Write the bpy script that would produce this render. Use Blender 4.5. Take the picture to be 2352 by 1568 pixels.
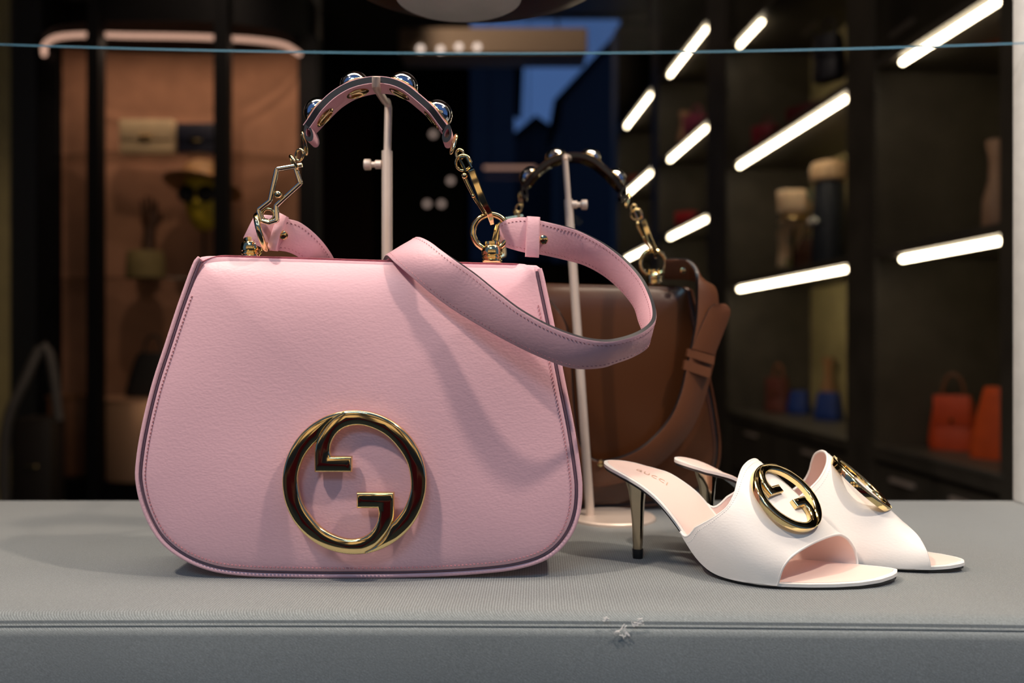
import bpy, bmesh, math, random
from mathutils import Vector, Matrix
random.seed(7)
for o in list(bpy.data.objects): bpy.data.objects.remove(o)
SC = bpy.context.scene
COL = SC.collection
# ------------------------------------------------------------------ camera
F = 2000.0; H = 0.1747; D = 0.64
cam_d = bpy.data.cameras.new('camera'); cam = bpy.data.objects.new('camera', cam_d); COL.objects.link(cam)
cam.location = (0, 0, H); cam.rotation_euler = (math.pi/2, 0, 0)
cam_d.sensor_width = 36.0; cam_d.lens = 36.0*F/2352.0
cam_d.clip_start = 0.02; cam_d.clip_end = 200
cam_d.dof.use_dof = True; cam_d.dof.focus_distance = 0.645; cam_d.dof.aperture_fstop = 3.9
SC.camera = cam
SC.view_settings.view_transform = 'Standard'; SC.view_settings.look = 'None'
SC.view_settings.gamma = 1.0; SC.view_settings.use_curve_mapping = False
SC.view_settings.exposure = 0.0
# ------------------------------------------------------------------ dusk sky
W = bpy.data.worlds.new('dusk'); SC.world = W; W.use_nodes = True
W.node_tree.nodes['Background'].inputs[0].default_value = (0.075, 0.16, 0.40, 1)
W.node_tree.nodes['Background'].inputs[1].default_value = 0.62
# ------------------------------------------------------------------ window lamps, and unseen fill lights added for post, shop, case and street
def spot(name, loc, aim, power, col, size, angle, blend=0.6):
    l = bpy.data.lights.new(name, 'SPOT'); l.energy = power; l.color = col; l.shadow_soft_size = size
    l.spot_size = math.radians(angle); l.spot_blend = blend
    o = bpy.data.objects.new(name, l); COL.objects.link(o); o.location = loc
    o.rotation_euler = (Vector(aim)-Vector(loc)).to_track_quat('-Z', 'Y').to_euler(); return o
def area(name, loc, aim, power, col, sx, sy):
    l = bpy.data.lights.new(name, 'AREA'); l.energy = power; l.color = col; l.shape = 'RECTANGLE'; l.size = sx; l.size_y = sy
    o = bpy.data.objects.new(name, l); COL.objects.link(o); o.location = loc
    o.rotation_euler = (Vector(aim)-Vector(loc)).to_track_quat('-Z', 'Y').to_euler(); return o
WARM = (1.0, 0.82, 0.66)
spot('window_spot', (-0.62, 0.16, 1.15), (0.0, 0.70, 0.10), 47, WARM, 0.03, 70)
spot('window_spot', (0.66, 0.20, 1.22), (0.05, 0.72, 0.08), 44, WARM, 0.03, 70)
spot('post_fill', (0.30, 0.45, 1.2), (0.58, 0.93, 0.25), 20, (1.0, 0.97, 0.94), 0.03, 40)  # fill light added to brighten the white post
area('window_lamp', (0.0, 0.60, 1.36), (0.0, 0.74, 0.0), 18, (1.0, 0.83, 0.66), 1.6, 0.25)
area('street_fill', (-1.5, -5.0, 5.0), (0.0, 0.6, 0.0), 85, (0.42, 0.78, 1.0), 2.4, 1.2)  # unseen cool fill added to light the plinth front
spot('shop_fill', (-2.4, 6.2, 4.3), (0.1, 9.1, 3.2), 260, WARM, 0.05, 26)  # unseen fill added to brighten the beige canopy
spot('shop_fill', (-1.9, 2.6, 3.6), (2.2, 4.2, 0.6), 70, WARM, 0.05, 90)  # unseen dim fill added for the shelving side
spot('case_fill', (-1.1, 2.9, 2.6), (-1.65, 4.5, 0.6), 55, (1.0, 0.74, 0.55), 0.05, 60)  # unseen fill added to brighten the goods in the case

# ------------------------------------------------------------------ helpers
def P(X, y, d):
    return Vector(((X-1176.0)/F*d, d, H+(784.0-y)/F*d))
class MB:
    def __init__(self): self.v = []; self.f = []; self.m = []
    def add(self, vs, fs, mi=0):
        b = len(self.v); self.v += [Vector(p) for p in vs]
        for f in fs: self.f.append([i+b for i in f]); self.m.append(mi)
    def hexa(self, p, mi=0):   # p: bottom 4 (ccw from above), top 4
        self.add(p, [(3,2,1,0),(4,5,6,7),(0,1,5,4),(1,2,6,5),(2,3,7,6),(3,0,4,7)], mi)
    def box(self, x0, x1, y0, y1, z0, z1, mi=0):
        self.hexa([(x0,y0,z0),(x1,y0,z0),(x1,y1,z0),(x0,y1,z0),(x0,y0,z1),(x1,y0,z1),(x1,y1,z1),(x0,y1,z1)], mi)
    def rbox(self, x0, x1, y0, y1, z0, z1, b, mi=0):   # box with bevelled edges
        bm = bmesh.new(); bmesh.ops.create_cube(bm, size=1)
        for v in bm.verts: v.co = Vector(((x0+x1)/2+v.co.x*(x1-x0), (y0+y1)/2+v.co.y*(y1-y0), (z0+z1)/2+v.co.z*(z1-z0)))
        bmesh.ops.bevel(bm, geom=bm.edges[:], offset=b, segments=2, profile=0.6, affect='EDGES')
        bm.verts.index_update()
        self.add([v.co.copy() for v in bm.verts], [[v.index for v in f.verts] for f in bm.faces], mi); bm.free()
    def tube(self, path, r, seg=12, closed=False, caps=True, mi=0, ref=None, sq=None):
        path = [Vector(p) for p in path]; n = len(path)
        rr = r if isinstance(r, (list, tuple)) else [r]*n
        T = []
        for i in range(n):
            a = path[(i-1) % n] if (closed or i > 0) else path[i]
            b = path[(i+1) % n] if (closed or i < n-1) else path[i]
            T.append((b-a).normalized())
        u = Vector(ref) if ref is not None else (Vector((0,1,0)) if abs(T[0].y) < 0.9 else Vector((1,0,0)))
        vs = []
        for i in range(n):
            if ref is not None: u = Vector(ref)
            u = (u - T[i]*u.dot(T[i])).normalized(); w = T[i].cross(u)
            for k in range(seg):
                a = 2*math.pi*k/seg
                c, s = math.cos(a), math.sin(a)
                if sq:
                    e = 0.5; c = math.copysign(abs(c)**e, c)*sq[0]; s = math.copysign(abs(s)**e, s)*sq[1]
                vs.append(path[i]+(u*c+w*s)*rr[i])
        fs = []
        for i in range(n if closed else n-1):
            j = (i+1) % n
            for k in range(seg):
                l = (k+1) % seg
                fs.append((i*seg+k, i*seg+l, j*seg+l, j*seg+k))
        if caps and not closed:
            fs.append(tuple(range(seg-1, -1, -1))); fs.append(tuple((n-1)*seg+k for k in range(seg)))
        self.add(vs, fs, mi)
    def lathe(self, prof, c=(0,0,0), seg=32, axis=(0,0,1), mi=0, caps=True):
        ax = Vector(axis).normalized(); q = Vector((0,0,1)).rotation_difference(ax).to_matrix(); c = Vector(c)
        vs = []; n = len(prof)
        for (r, z) in prof:
            for k in range(seg):
                a = 2*math.pi*k/seg
                vs.append(c + q @ Vector((max(r,1e-5)*math.cos(a), max(r,1e-5)*math.sin(a), z)))
        fs = []
        for i in range(n-1):
            for k in range(seg):
                l = (k+1) % seg
                fs.append((i*seg+k, i*seg+l, (i+1)*seg+l, (i+1)*seg+k))
        if caps:
            fs.append(tuple(range(seg-1,-1,-1))); fs.append(tuple((n-1)*seg+k for k in range(seg)))
        self.add(vs, fs, mi)
    def sphere(self, c, r, seg=20, rings=12, sc=(1,1,1), mi=0):
        vs = [Vector(c)+Vector((0,0,r*sc[2]))]
        for i in range(1, rings):
            t = math.pi*i/rings
            for k in range(seg):
                a = 2*math.pi*k/seg
                vs.append(Vector(c)+Vector((r*sc[0]*math.sin(t)*math.cos(a), r*sc[1]*math.sin(t)*math.sin(a), r*sc[2]*math.cos(t))))
        vs.append(Vector(c)-Vector((0,0,r*sc[2]))); L = len(vs)-1
        fs = [(0, 1+k, 1+(k+1) % seg) for k in range(seg)]
        for i in range(rings-2):
            for k in range(seg):
                l = (k+1) % seg; b = 1+i*seg
                fs.append((b+k, b+seg+k, b+seg+l, b+l))
        b = 1+(rings-2)*seg
        fs += [(b+k, L, b+(k+1) % seg) for k in range(seg)]
        self.add(vs, fs, mi)
    def torus(self, c, R, r, n=(0,1,0), seg=40, ts=12, stretch=1.0, dirv=None, mi=0):
        n = Vector(n).normalized()
        u = Vector(dirv) if dirv is not None else (Vector((0,0,1)) if abs(n.z) < 0.9 else Vector((1,0,0)))
        u = (u-n*u.dot(n)).normalized(); w = n.cross(u); c = Vector(c)
        self.tube([c+u*R*stretch*math.cos(2*math.pi*i/seg)+w*R*math.sin(2*math.pi*i/seg) for i in range(seg)], r, ts, closed=True, mi=mi, ref=n)
    def shift(self, d):
        d = Vector(d)
        for v in self.v: v -= d
        return self
    def build(self, name, mats, parent=None, smooth=True, off=None, angle=40):
        me = bpy.data.meshes.new(name)
        if off is not None: self.shift(off)
        me.from_pydata([tuple(v) for v in self.v], [], self.f)
        if not isinstance(mats, (list, tuple)): mats = [mats]
        for m in mats: me.materials.append(m)
        me.polygons.foreach_set('material_index', self.m)
        bm = bmesh.new(); bm.from_mesh(me)
        bmesh.ops.recalc_face_normals(bm, faces=bm.faces[:])
        bm.to_mesh(me); bm.free()
        if smooth:
            me.polygons.foreach_set('use_smooth', [True]*len(me.polygons))
            me.set_sharp_from_angle(angle=math.radians(angle))
        me.update()
        o = bpy.data.objects.new(name, me); COL.objects.link(o)
        if parent is not None: o.parent = parent
        return o
def tag(o, label=None, cat=None, group=None, kind=None):
    if label: o['label'] = label
    if cat: o['category'] = cat
    if group: o['group'] = group
    if kind: o['kind'] = kind
    return o
def thing(name, label, cat, loc=(0,0,0), rz=0.0, group=None):
    o = bpy.data.objects.new(name, None); COL.objects.link(o); o.empty_display_size = 0.05
    o.location = loc; o.rotation_euler = (0,0,rz); return tag(o, label, cat, group)
def smooth_path(pts, n, closed=False):
    pts = [Vector(p) for p in pts]; m = len(pts)
    def g(i):
        if closed: return pts[i % m]
        if i < 0: return pts[0]*2-pts[1]
        if i >= m: return pts[-1]*2-pts[-2]
        return pts[i]
    fine = []
    segs = m if closed else m-1
    K = 16
    for i in range(segs):
        p0,p1,p2,p3 = g(i-1),g(i),g(i+1),g(i+2)
        for k in range(K):
            t = k/K
            fine.append(0.5*((2*p1)+(p2-p0)*t+(2*p0-5*p1+4*p2-p3)*t*t+(3*p1-p0-3*p2+p3)*t**3))
    fine.append(pts[0].copy() if closed else pts[-1].copy())
    return resample(fine, n, closed)
def resample(fine, n, closed=False):
    fine = [Vector(p) for p in fine]
    L = [0]
    for a, b in zip(fine, fine[1:]): L.append(L[-1]+(b-a).length)
    out = []; j = 0
    cnt = n if closed else n-1
    for i in range(n):
        s = L[-1]*i/cnt
        while j < len(L)-2 and L[j+1] < s: j += 1
        t = (s-L[j])/max(L[j+1]-L[j], 1e-12)
        out.append(fine[j].lerp(fine[j+1], min(max(t,0),1)))
    return out
def extrude_outline(name, outlines, depth, bevel, mat, parent, mtx, res=3):
    cu = bpy.data.curves.new(name, 'CURVE'); cu.dimensions = '2D'; cu.fill_mode = 'BOTH'
    cu.extrude = depth/2; cu.bevel_depth = bevel; cu.bevel_resolution = res; cu.offset = -bevel
    for pts in outlines:
        sp = cu.splines.new('POLY'); sp.points.add(len(pts)-1)
        for p, (x, y) in zip(sp.points, pts): p.co = (x, y, 0, 1)
        sp.use_cyclic_u = True
    return curve_to_mesh(name, cu, mat, parent, mtx)
def curve_to_mesh(name, cu, mat, parent, mtx, fn=None):
    tmp = bpy.data.objects.new('tmp', cu); COL.objects.link(tmp)
    dg = bpy.context.evaluated_depsgraph_get()
    me = bpy.data.meshes.new_from_object(tmp.evaluated_get(dg))
    bpy.data.objects.remove(tmp); bpy.data.curves.remove(cu)
    me.materials.clear(); me.materials.append(mat)
    if fn:
        for v in me.vertices: v.co = fn(v.co)
    else: me.transform(mtx)
    me.polygons.foreach_set('use_smooth', [True]*len(me.polygons)); me.set_sharp_from_angle(angle=math.radians(30))
    me.name = name
    o = bpy.data.objects.new(name, me); COL.objects.link(o); o.parent = parent
    return o

# ------------------------------------------------------------------ materials
def nodes(name):
    m = bpy.data.materials.new(name); m.use_nodes = True
    nt = m.node_tree; return m, nt, nt.nodes['Principled BSDF']
def mat(name, col, rough=0.5, metal=0.0, var=0.06, scale=40, bump=0.0, bscale=400, emit=None, estr=0, coat=0.0, sheen=0.0, spec=0.5):
    m, nt, b = nodes(name)
    tc = nt.nodes.new('ShaderNodeTexCoord')
    b.inputs['Roughness'].default_value = rough; b.inputs['Metallic'].default_value = metal
    b.inputs['Coat Weight'].default_value = coat; b.inputs['Sheen Weight'].default_value = sheen
    b.inputs['Specular IOR Level'].default_value = spec
    nz = nt.nodes.new('ShaderNodeTexNoise'); nz.inputs['Scale'].default_value = scale; nz.inputs['Detail'].default_value = 4
    nt.links.new(tc.outputs['Object'], nz.inputs['Vector'])
    cr = nt.nodes.new('ShaderNodeValToRGB')
    cr.color_ramp.elements[0].position = 0.3; cr.color_ramp.elements[1].position = 0.7
    cr.color_ramp.elements[0].color = tuple(c*(1-var) for c in col)+(1,)
    cr.color_ramp.elements[1].color = tuple(min(c*(1+var),1) for c in col)+(1,)
    nt.links.new(nz.outputs['Fac'], cr.inputs['Fac']); nt.links.new(cr.outputs['Color'], b.inputs['Base Color'])
    if bump:
        n2 = nt.nodes.new('ShaderNodeTexNoise'); n2.inputs['Scale'].default_value = bscale; n2.inputs['Detail'].default_value = 3
        nt.links.new(tc.outputs['Object'], n2.inputs['Vector'])
        bp = nt.nodes.new('ShaderNodeBump'); bp.inputs['Strength'].default_value = bump; bp.inputs['Distance'].default_value = 0.001
        nt.links.new(n2.outputs['Fac'], bp.inputs['Height']); nt.links.new(bp.outputs['Normal'], b.inputs['Normal'])
    if emit: b.inputs['Emission Color'].default_value = tuple(emit)+(1,); b.inputs['Emission Strength'].default_value = estr
    return m
def leather(name, col, rough=0.45, grain=0.25, gs=650, wr=0.25):
    m, nt, b = nodes(name)
    tc = nt.nodes.new('ShaderNodeTexCoord'); b.inputs['Base Color'].default_value = tuple(col)+(1,)
    b.inputs['Roughness'].default_value = rough; b.inputs['Specular IOR Level'].default_value = 0.4
    v = nt.nodes.new('ShaderNodeTexVoronoi'); v.inputs['Scale'].default_value = gs; v.feature = 'SMOOTH_F1'
    n0 = nt.nodes.new('ShaderNodeTexNoise'); n0.inputs['Scale'].default_value = 60; n0.inputs['Detail'].default_value = 2
    mx = nt.nodes.new('ShaderNodeVectorMath'); mx.operation = 'MULTIPLY_ADD'; mx.inputs[1].default_value = (0.004,)*3
    nt.links.new(tc.outputs['Object'], n0.inputs['Vector']); nt.links.new(n0.outputs['Color'], mx.inputs[0])
    nt.links.new(tc.outputs['Object'], mx.inputs[2])
    mp = nt.nodes.new('ShaderNodeMapping'); mp.inputs['Rotation'].default_value = (0, 0.6, 0); mp.inputs['Scale'].default_value = (0.6, 1, 1.1)
    nt.links.new(mx.outputs[0], mp.inputs['Vector']); nt.links.new(mp.outputs[0], v.inputs['Vector'])
    n1 = nt.nodes.new('ShaderNodeTexNoise'); n1.inputs['Scale'].default_value = 300; n1.inputs['Detail'].default_value = 4
    nt.links.new(mp.outputs[0], n1.inputs['Vector'])
    ad = nt.nodes.new('ShaderNodeMath'); ad.operation = 'MULTIPLY_ADD'; ad.inputs[1].default_value = wr*4
    nt.links.new(n1.outputs['Fac'], ad.inputs[0]); nt.links.new(v.outputs['Distance'], ad.inputs[2])
    bp = nt.nodes.new('ShaderNodeBump'); bp.inputs['Strength'].default_value = grain; bp.inputs['Distance'].default_value = 0.0006
    nt.links.new(ad.outputs[0], bp.inputs['Height']); nt.links.new(bp.outputs['Normal'], b.inputs['Normal'])
    return m
def twill(name, col):
    m, nt, b = nodes(name)
    tc = nt.nodes.new('ShaderNodeTexCoord')
    mp = nt.nodes.new('ShaderNodeMapping'); mp.inputs['Rotation'].default_value = (0.7, 0.9, 0.6)
    nt.links.new(tc.outputs['Object'], mp.inputs['Vector'])
    w = nt.nodes.new('ShaderNodeTexWave'); w.inputs['Scale'].default_value = 330; w.inputs['Distortion'].default_value = 2.5; w.inputs['Detail'].default_value = 2
    w.inputs['Detail Scale'].default_value = 2.0
    nt.links.new(mp.outputs[0], w.inputs['Vector'])
    nz = nt.nodes.new('ShaderNodeTexNoise'); nz.inputs['Scale'].default_value = 900; nz.inputs['Detail'].default_value = 2
    nt.links.new(tc.outputs['Object'], nz.inputs['Vector'])
    mu = nt.nodes.new('ShaderNodeMath'); mu.operation = 'MULTIPLY'
    nt.links.new(w.outputs['Fac'], mu.inputs[0]); nt.links.new(nz.outputs['Fac'], mu.inputs[1])
    cr = nt.nodes.new('ShaderNodeValToRGB')
    cr.color_ramp.elements[0].position = 0.0; cr.color_ramp.elements[1].position = 0.6
    cr.color_ramp.elements[0].color = tuple(c*0.62 for c in col)+(1,); cr.color_ramp.elements[1].color = tuple(min(1,c*1.4) for c in col)+(1,)
    nt.links.new(mu.outputs[0], cr.inputs['Fac'])
    n3 = nt.nodes.new('ShaderNodeTexNoise'); n3.inputs['Scale'].default_value = 9; n3.inputs['Detail'].default_value = 3
    nt.links.new(tc.outputs['Object'], n3.inputs['Vector'])
    mr = nt.nodes.new('ShaderNodeMapRange'); mr.inputs['To Min'].default_value = 0.86; mr.inputs['To Max'].default_value = 1.12
    nt.links.new(n3.outputs['Fac'], mr.inputs['Value'])
    mc = nt.nodes.new('ShaderNodeVectorMath'); mc.operation = 'SCALE'
    nt.links.new(cr.outputs['Color'], mc.inputs[0]); nt.links.new(mr.outputs[0], mc.inputs['Scale'])
    nt.links.new(mc.outputs[0], b.inputs['Base Color'])
    b.inputs['Roughness'].default_value = 0.9; b.inputs['Specular IOR Level'].default_value = 0.15
    b.inputs['Sheen Weight'].default_value = 1.0; b.inputs['Sheen Roughness'].default_value = 0.38; b.inputs['Sheen Tint'].default_value = (1.0, 0.93, 0.84, 1)
    bp = nt.nodes.new('ShaderNodeBump'); bp.inputs['Strength'].default_value = 0.35; bp.inputs['Distance'].default_value = 0.0006
    nt.links.new(mu.outputs[0], bp.inputs['Height']); nt.links.new(bp.outputs['Normal'], b.inputs['Normal'])
    return m
def thin_glass(name, tint=(1,1,1), refl=1.0):
    m = bpy.data.materials.new(name); m.use_nodes = True; nt = m.node_tree; nt.nodes.clear()
    o = nt.nodes.new('ShaderNodeOutputMaterial'); mx = nt.nodes.new('ShaderNodeMixShader')
    t = nt.nodes.new('ShaderNodeBsdfTransparent'); t.inputs[0].default_value = tuple(tint)+(1,)
    g = nt.nodes.new('ShaderNodeBsdfGlossy'); g.inputs['Roughness'].default_value = 0.02; g.inputs[0].default_value = (refl,refl,refl,1)
    fr = nt.nodes.new('ShaderNodeFresnel'); fr.inputs[0].default_value = 1.45
    ge = nt.nodes.new('ShaderNodeNewGeometry'); iv = nt.nodes.new('ShaderNodeMath'); iv.operation = 'SUBTRACT'; iv.inputs[0].default_value = 1.0
    mu = nt.nodes.new('ShaderNodeMath'); mu.operation = 'MULTIPLY'
    nt.links.new(ge.outputs['Backfacing'], iv.inputs[1]); nt.links.new(fr.outputs[0], mu.inputs[0]); nt.links.new(iv.outputs[0], mu.inputs[1])
    nt.links.new(mu.outputs[0], mx.inputs[0]); nt.links.new(t.outputs[0], mx.inputs[1]); nt.links.new(g.outputs[0], mx.inputs[2])
    nt.links.new(mx.outputs[0], o.inputs[0]); return m
def glow(name, col, s):
    m = bpy.data.materials.new(name); m.use_nodes = True; nt = m.node_tree; nt.nodes.clear()
    o = nt.nodes.new('ShaderNodeOutputMaterial'); e = nt.nodes.new('ShaderNodeEmission')
    e.inputs[0].default_value = tuple(col)+(1,); e.inputs[1].default_value = s
    nt.links.new(e.outputs[0], o.inputs[0]); return m

M = {}
M['pink'] = leather('pink_leather', (0.73, 0.44, 0.50), 0.42, 0.14)
M['pink_strap'] = leather('pink_strap_leather', (0.70, 0.41, 0.47), 0.45, 0.14)
M['navy'] = mat('navy_edge_paint', (0.005, 0.006, 0.012), 0.5)
M['plum'] = mat('plum_edge_paint', (0.12, 0.07, 0.10), 0.5)
M['thread'] = mat('rose_thread', (0.42, 0.19, 0.22), 0.7)
M['gold'] = mat('polished_gold', (0.93, 0.70, 0.34), 0.09, 1.0, 0.02)
M['palegold'] = mat('pale_gold', (0.93, 0.82, 0.60), 0.10, 1.0, 0.02)
M['silver'] = mat('polished_silver', (0.88, 0.86, 0.86), 0.06, 1.0, 0.02)
M['nickel'] = mat('satin_champagne_metal', (0.74, 0.62, 0.54), 0.42, 0.45, 0.04)
M['brown'] = leather('brown_leather', (0.055, 0.017, 0.005), 0.30, 0.08, 500, 0.1)
M['tan'] = leather('tan_strap_leather', (0.10, 0.032, 0.011), 0.5, 0.15, 500)
M['darkedge'] = mat('black_edge_paint', (0.008, 0.007, 0.008), 0.4)
M['tortoise'] = mat('dark_tortoise', (0.030, 0.010, 0.006), 0.16, 0, 0.7, 60)
M['twill'] = twill('grey_blue_twill', (0.198, 0.228, 0.240))
M['white'] = leather('white_leather', (0.83, 0.80, 0.77), 0.38, 0.08, 700, 0.1)
M['insole'] = leather('blush_insole_leather', (0.84, 0.64, 0.58), 0.5, 0.05, 900, 0.1)
M['sole'] = mat('black_sole', (0.008, 0.008, 0.010), 0.35)
M['heel'] = mat('smoked_gold_heel', (0.42, 0.34, 0.24), 0.10, 1.0, 0.02)
M['foil'] = mat('gold_foil', (0.76, 0.52, 0.38), 0.4, 0.3)
M['glass'] = thin_glass('clear_glass')
M['glassedge'] = mat('polished_glass_edge', (0.09, 0.22, 0.32), 0.12, 0, 0.03, 30)
M['whitepaint'] = mat('white_paint', (0.80, 0.79, 0.77), 0.5)
M['olive'] = mat('olive_grey_panel', (0.36, 0.30, 0.14), 0.6, 0, 0.12, 8)
M['oak'] = mat('dark_smoked_wood', (0.065, 0.056, 0.044), 0.5, 0, 0.25, 6)
M['black'] = mat('black_metal', (0.004, 0.004, 0.005), 0.6, spec=0.15)
M['blackleather'] = mat('black_leather', (0.010, 0.009, 0.009), 0.5)
M['niche'] = mat('terracotta_fabric', (0.30, 0.15, 0.088), 0.9, 0, 0.12, 9)
M['copper'] = mat('satin_copper', (0.70, 0.42, 0.26), 0.34, 0.55, 0.03)
M['strip'] = glow('warm_light_strip', (1.0, 0.83, 0.57), 15.0)
M['ring'] = glow('rosy_light_ring', (1.0, 0.58, 0.42), 0.75)
M['down'] = glow('downlight_glow', (1.0, 0.80, 0.68), 1.4)
M['dark'] = mat('near_black_wall', (0.012, 0.011, 0.011), 0.7)
M['floor'] = mat('dark_stone_floor', (0.030, 0.026, 0.024), 0.3, 0, 0.2, 3)
M['beige'] = mat('beige_bulkhead', (0.55, 0.38, 0.25), 0.7)

# ------------------------------------------------------------------ the room
def struct(name, mb, m, parent=None, smooth=False):
    o = mb.build(name, m, parent, smooth=smooth)
    if parent is None: tag(o, kind='structure')
    return o
b = MB(); b.box(-3.2, 4.2, 0.30, 11.6, -1.05, -0.95); struct('floor', b, M['floor'])
b = MB(); b.box(-3.2, 4.2, 0.98, 11.6, 4.5, 4.6); struct('ceiling', b, M['dark'])
b = MB(); b.box(-3.2, 4.2, 0.30, 0.98, 1.40, 1.50); struct('trim_1', b, M['whitepaint'])          # window-display ceiling
b = MB(); b.box(-3.2, 4.2, 0.96, 0.98, 1.50, 4.6); struct('trim_2', b, M['dark'])
b = MB(); b.box(-3.3, -3.2, 0.30, 11.6, -1.05, 4.6); struct('wall_left', b, M['dark'])
b = MB(); b.box(4.2, 4.3, 0.30, 11.6, -1.05, 4.6); struct('wall_right', b, M['dark'])
# back wall; its added window stands in for dusk sky reflected in front glass
wx0, wx1, wz0, wz1, WY = -0.62, 1.50, 1.15, 4.46, 11.5
b = MB()
b.box(-3.2, wx0, WY, WY+0.1, -1.05, 4.6); b.box(wx1, 4.2, WY, WY+0.1, -1.05, 4.6)
b.box(wx0, wx1, WY, WY+0.1, -1.05, wz0); b.box(wx0, wx1, WY, WY+0.1, wz1, 4.6)
struct('wall_back', b, M['dark'])
sky_gap = bpy.data.objects.new('sky_stand_in', None); COL.objects.link(sky_gap); tag(sky_gap, kind='structure'); sky_gap.location = ((wx0+wx1)/2, WY, wz0)
b = MB(); b.box(wx0, wx1, WY+0.04, WY+0.05, wz0, wz1); b.build('pane', M['glass'], sky_gap, False, off=sky_gap.location)
for (x0, x1, z0, z1) in ((wx0, wx0+0.07, wz0, wz1), (wx1-0.07, wx1, wz0, wz1), (wx0+0.07, wx1-0.07, wz0, wz0+0.07)):
    b = MB(); b.box(x0, x1, WY-0.03, WY+0.09, z0, z1); b.build('stand_in_frame', M['black'], sky_gap, False, off=sky_gap.location)
# ------------------------------------------------------------------ fabric-covered display plinth
YB = 0.96
def yfront(x): return 0.5545-0.014*x-0.04*x*x
root = thing('display_plinth', 'wide display plinth covered in grey blue twill with a piped front seam', 'plinth', (0, 0.75, -0.95))
XS = [-1.6+3.2*i/80 for i in range(81)]
def sweep_x(name, prof, m):
    b = MB(); n = len(prof); vs = []
    for x in XS:
        yf = yfront(max(-0.6, min(0.6, x)))
        for (dy, z, fixed) in prof: vs.append((x, dy if fixed else yf+dy, z))
    fs = [(i*n+k, i*n+k+1, (i+1)*n+k+1, (i+1)*n+k) for i in range(len(XS)-1) for k in range(n-1)]
    b.add(vs, fs); return b.build(name, m, root, off=root.location)
sweep_x('top_cover', [(YB, -0.20, 1), (YB, -0.004, 1), (YB-0.004, 0, 1), (0.80, 0, 1), (0.60, 0, 1), (0.014, 0, 0), (0.009, -0.0005, 0), (0.005, -0.0018, 0), (0.0025, -0.0038, 0), (0.0022, -0.0062, 0), (0.004, -0.0075, 0)], M['twill'])
sweep_x('front_cover', [(0.004, -0.0072, 0), (0.0015, -0.0080, 0), (0.0, -0.0095, 0), (-0.0008, -0.013, 0), (-0.001, -0.05, 0), (-0.001, -0.2, 0), (0.0, -0.95, 0)], M['twill'])
b = MB(); b.tube([(x, yfront(max(-.6,min(.6,x)))+0.0022, -0.0070) for x in XS], 0.0010, 8); b.build('piping', M['twill'], root, off=root.location)
b = MB(); b.box(-1.6, 1.6, YB-0.012, YB-0.002, -0.95, -0.01); b.build('back_panel', M['oak'], root, False, off=root.location)

# ------------------------------------------------------------------ bag builder (bag-local: origin under the front face centre)
OX = 823
ORG = P(OX, 784, D); ORG.z = 0
def L(X, y, dd=0.0): return P(X, y, D+dd)-ORG
BODY = [(468,586),(560,588),(700,592),(850,597),(1000,601),(1120,604),(1225,607),(1240,611),(1247,625),(1256,665),(1276,760),(1299,880),(1320,985),(1333,1070),(1338,1125),(1332,1185),(1308,1240),(1262,1284),(1190,1309),(1090,1321),(960,1328),(820,1330),(680,1329),(560,1325),(480,1313),(412,1284),(360,1240),(325,1175),(309,1110),(310,1060),(322,985),(346,885),(375,795),(402,712),(422,655),(438,612),(448,594)]
def inset(pts, d):   # closed outline in (x,z), moved inwards
    n = len(pts); out = []
    area2 = sum(pts[i].x*pts[(i+1)%n].z-pts[(i+1)%n].x*pts[i].z for i in range(n))
    s = 1 if area2 > 0 else -1
    for i in range(n):
        t = (pts[(i+1)%n]-pts[i-1]).normalized()
        out.append(pts[i]+Vector((-t.z*s, 0, t.x*s))*d)
    return out
def stitch_mesh(path, normals, l=0.0017, w=0.00042, gap=0.0028, lift=0.0002):
    b = MB(); tot = sum((q-p).length for p, q in zip(path, path[1:])); n = int(tot/gap)
    acc = resample(path, n); nn = resample(normals, n)
    for i in range(n-1):
        t = (acc[i+1]-acc[i]).normalized(); u = nn[i].normalized(); s = t.cross(u).normalized(); c = acc[i]+u*lift
        t = (t+s*0.18).normalized()
        p = []
        for dz in (-1, 1):
            for (a, e) in ((-1,-1),(1,-1),(1,1),(-1,1)):
                p.append(c+t*a*l/2*(0.8 if dz > 0 else 1)+s*e*w*(0.6 if dz > 0 else 1)+u*dz*w*0.8)
        b.hexa(p)
    return b
def G_outline():
    c = (800.0, 780.0); R = 652.0; pts = []
    def cv(p): return ((p[0]-c[0])/R, (c[1]-p[1])/R)
    a0 = math.atan2(-645, 90); a1 = math.radians(98)
    for i in range(61):
        a = a0+(a1-a0)*i/60; pts.append((math.cos(a), math.sin(a)))
    wt = [min(1, 0.22+i/12) for i in range(61)]
    mid = smooth_path([(660,160,0),(600,203,0),(530,285,0),(475,370,0),(446,450,0),(440,520,0)], 14)
    m2 = [cv(p) for p in mid] + [cv((440,600)), cv((440,690)), cv((780,690)), cv((780,545)), cv((590,545))]
    inn = smooth_path([(581,505,0),(592,430,0),(640,345,0),(720,287,0),(830,266,0),(950,290,0),(1085,360,0),(1200,480,0),(1280,620,0),(1309,780,0),(1300,880,0),(1262,990,0),(1215,1065,0),(1165,1125,0)], 46)
    m2 += [cv(p) for p in inn]
    pts += m2; wt += [1]*len(m2)
    tail = smooth_path([(1126,1160,0),(1090,1238,0),(1032,1312,0),(962,1370,0),(896,1402,0)], 12)
    pts += [cv(p) for p in tail]; wt += [max(0.22, 1-i/11) for i in range(12)]
    return pts, wt
GO = G_outline()
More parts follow.
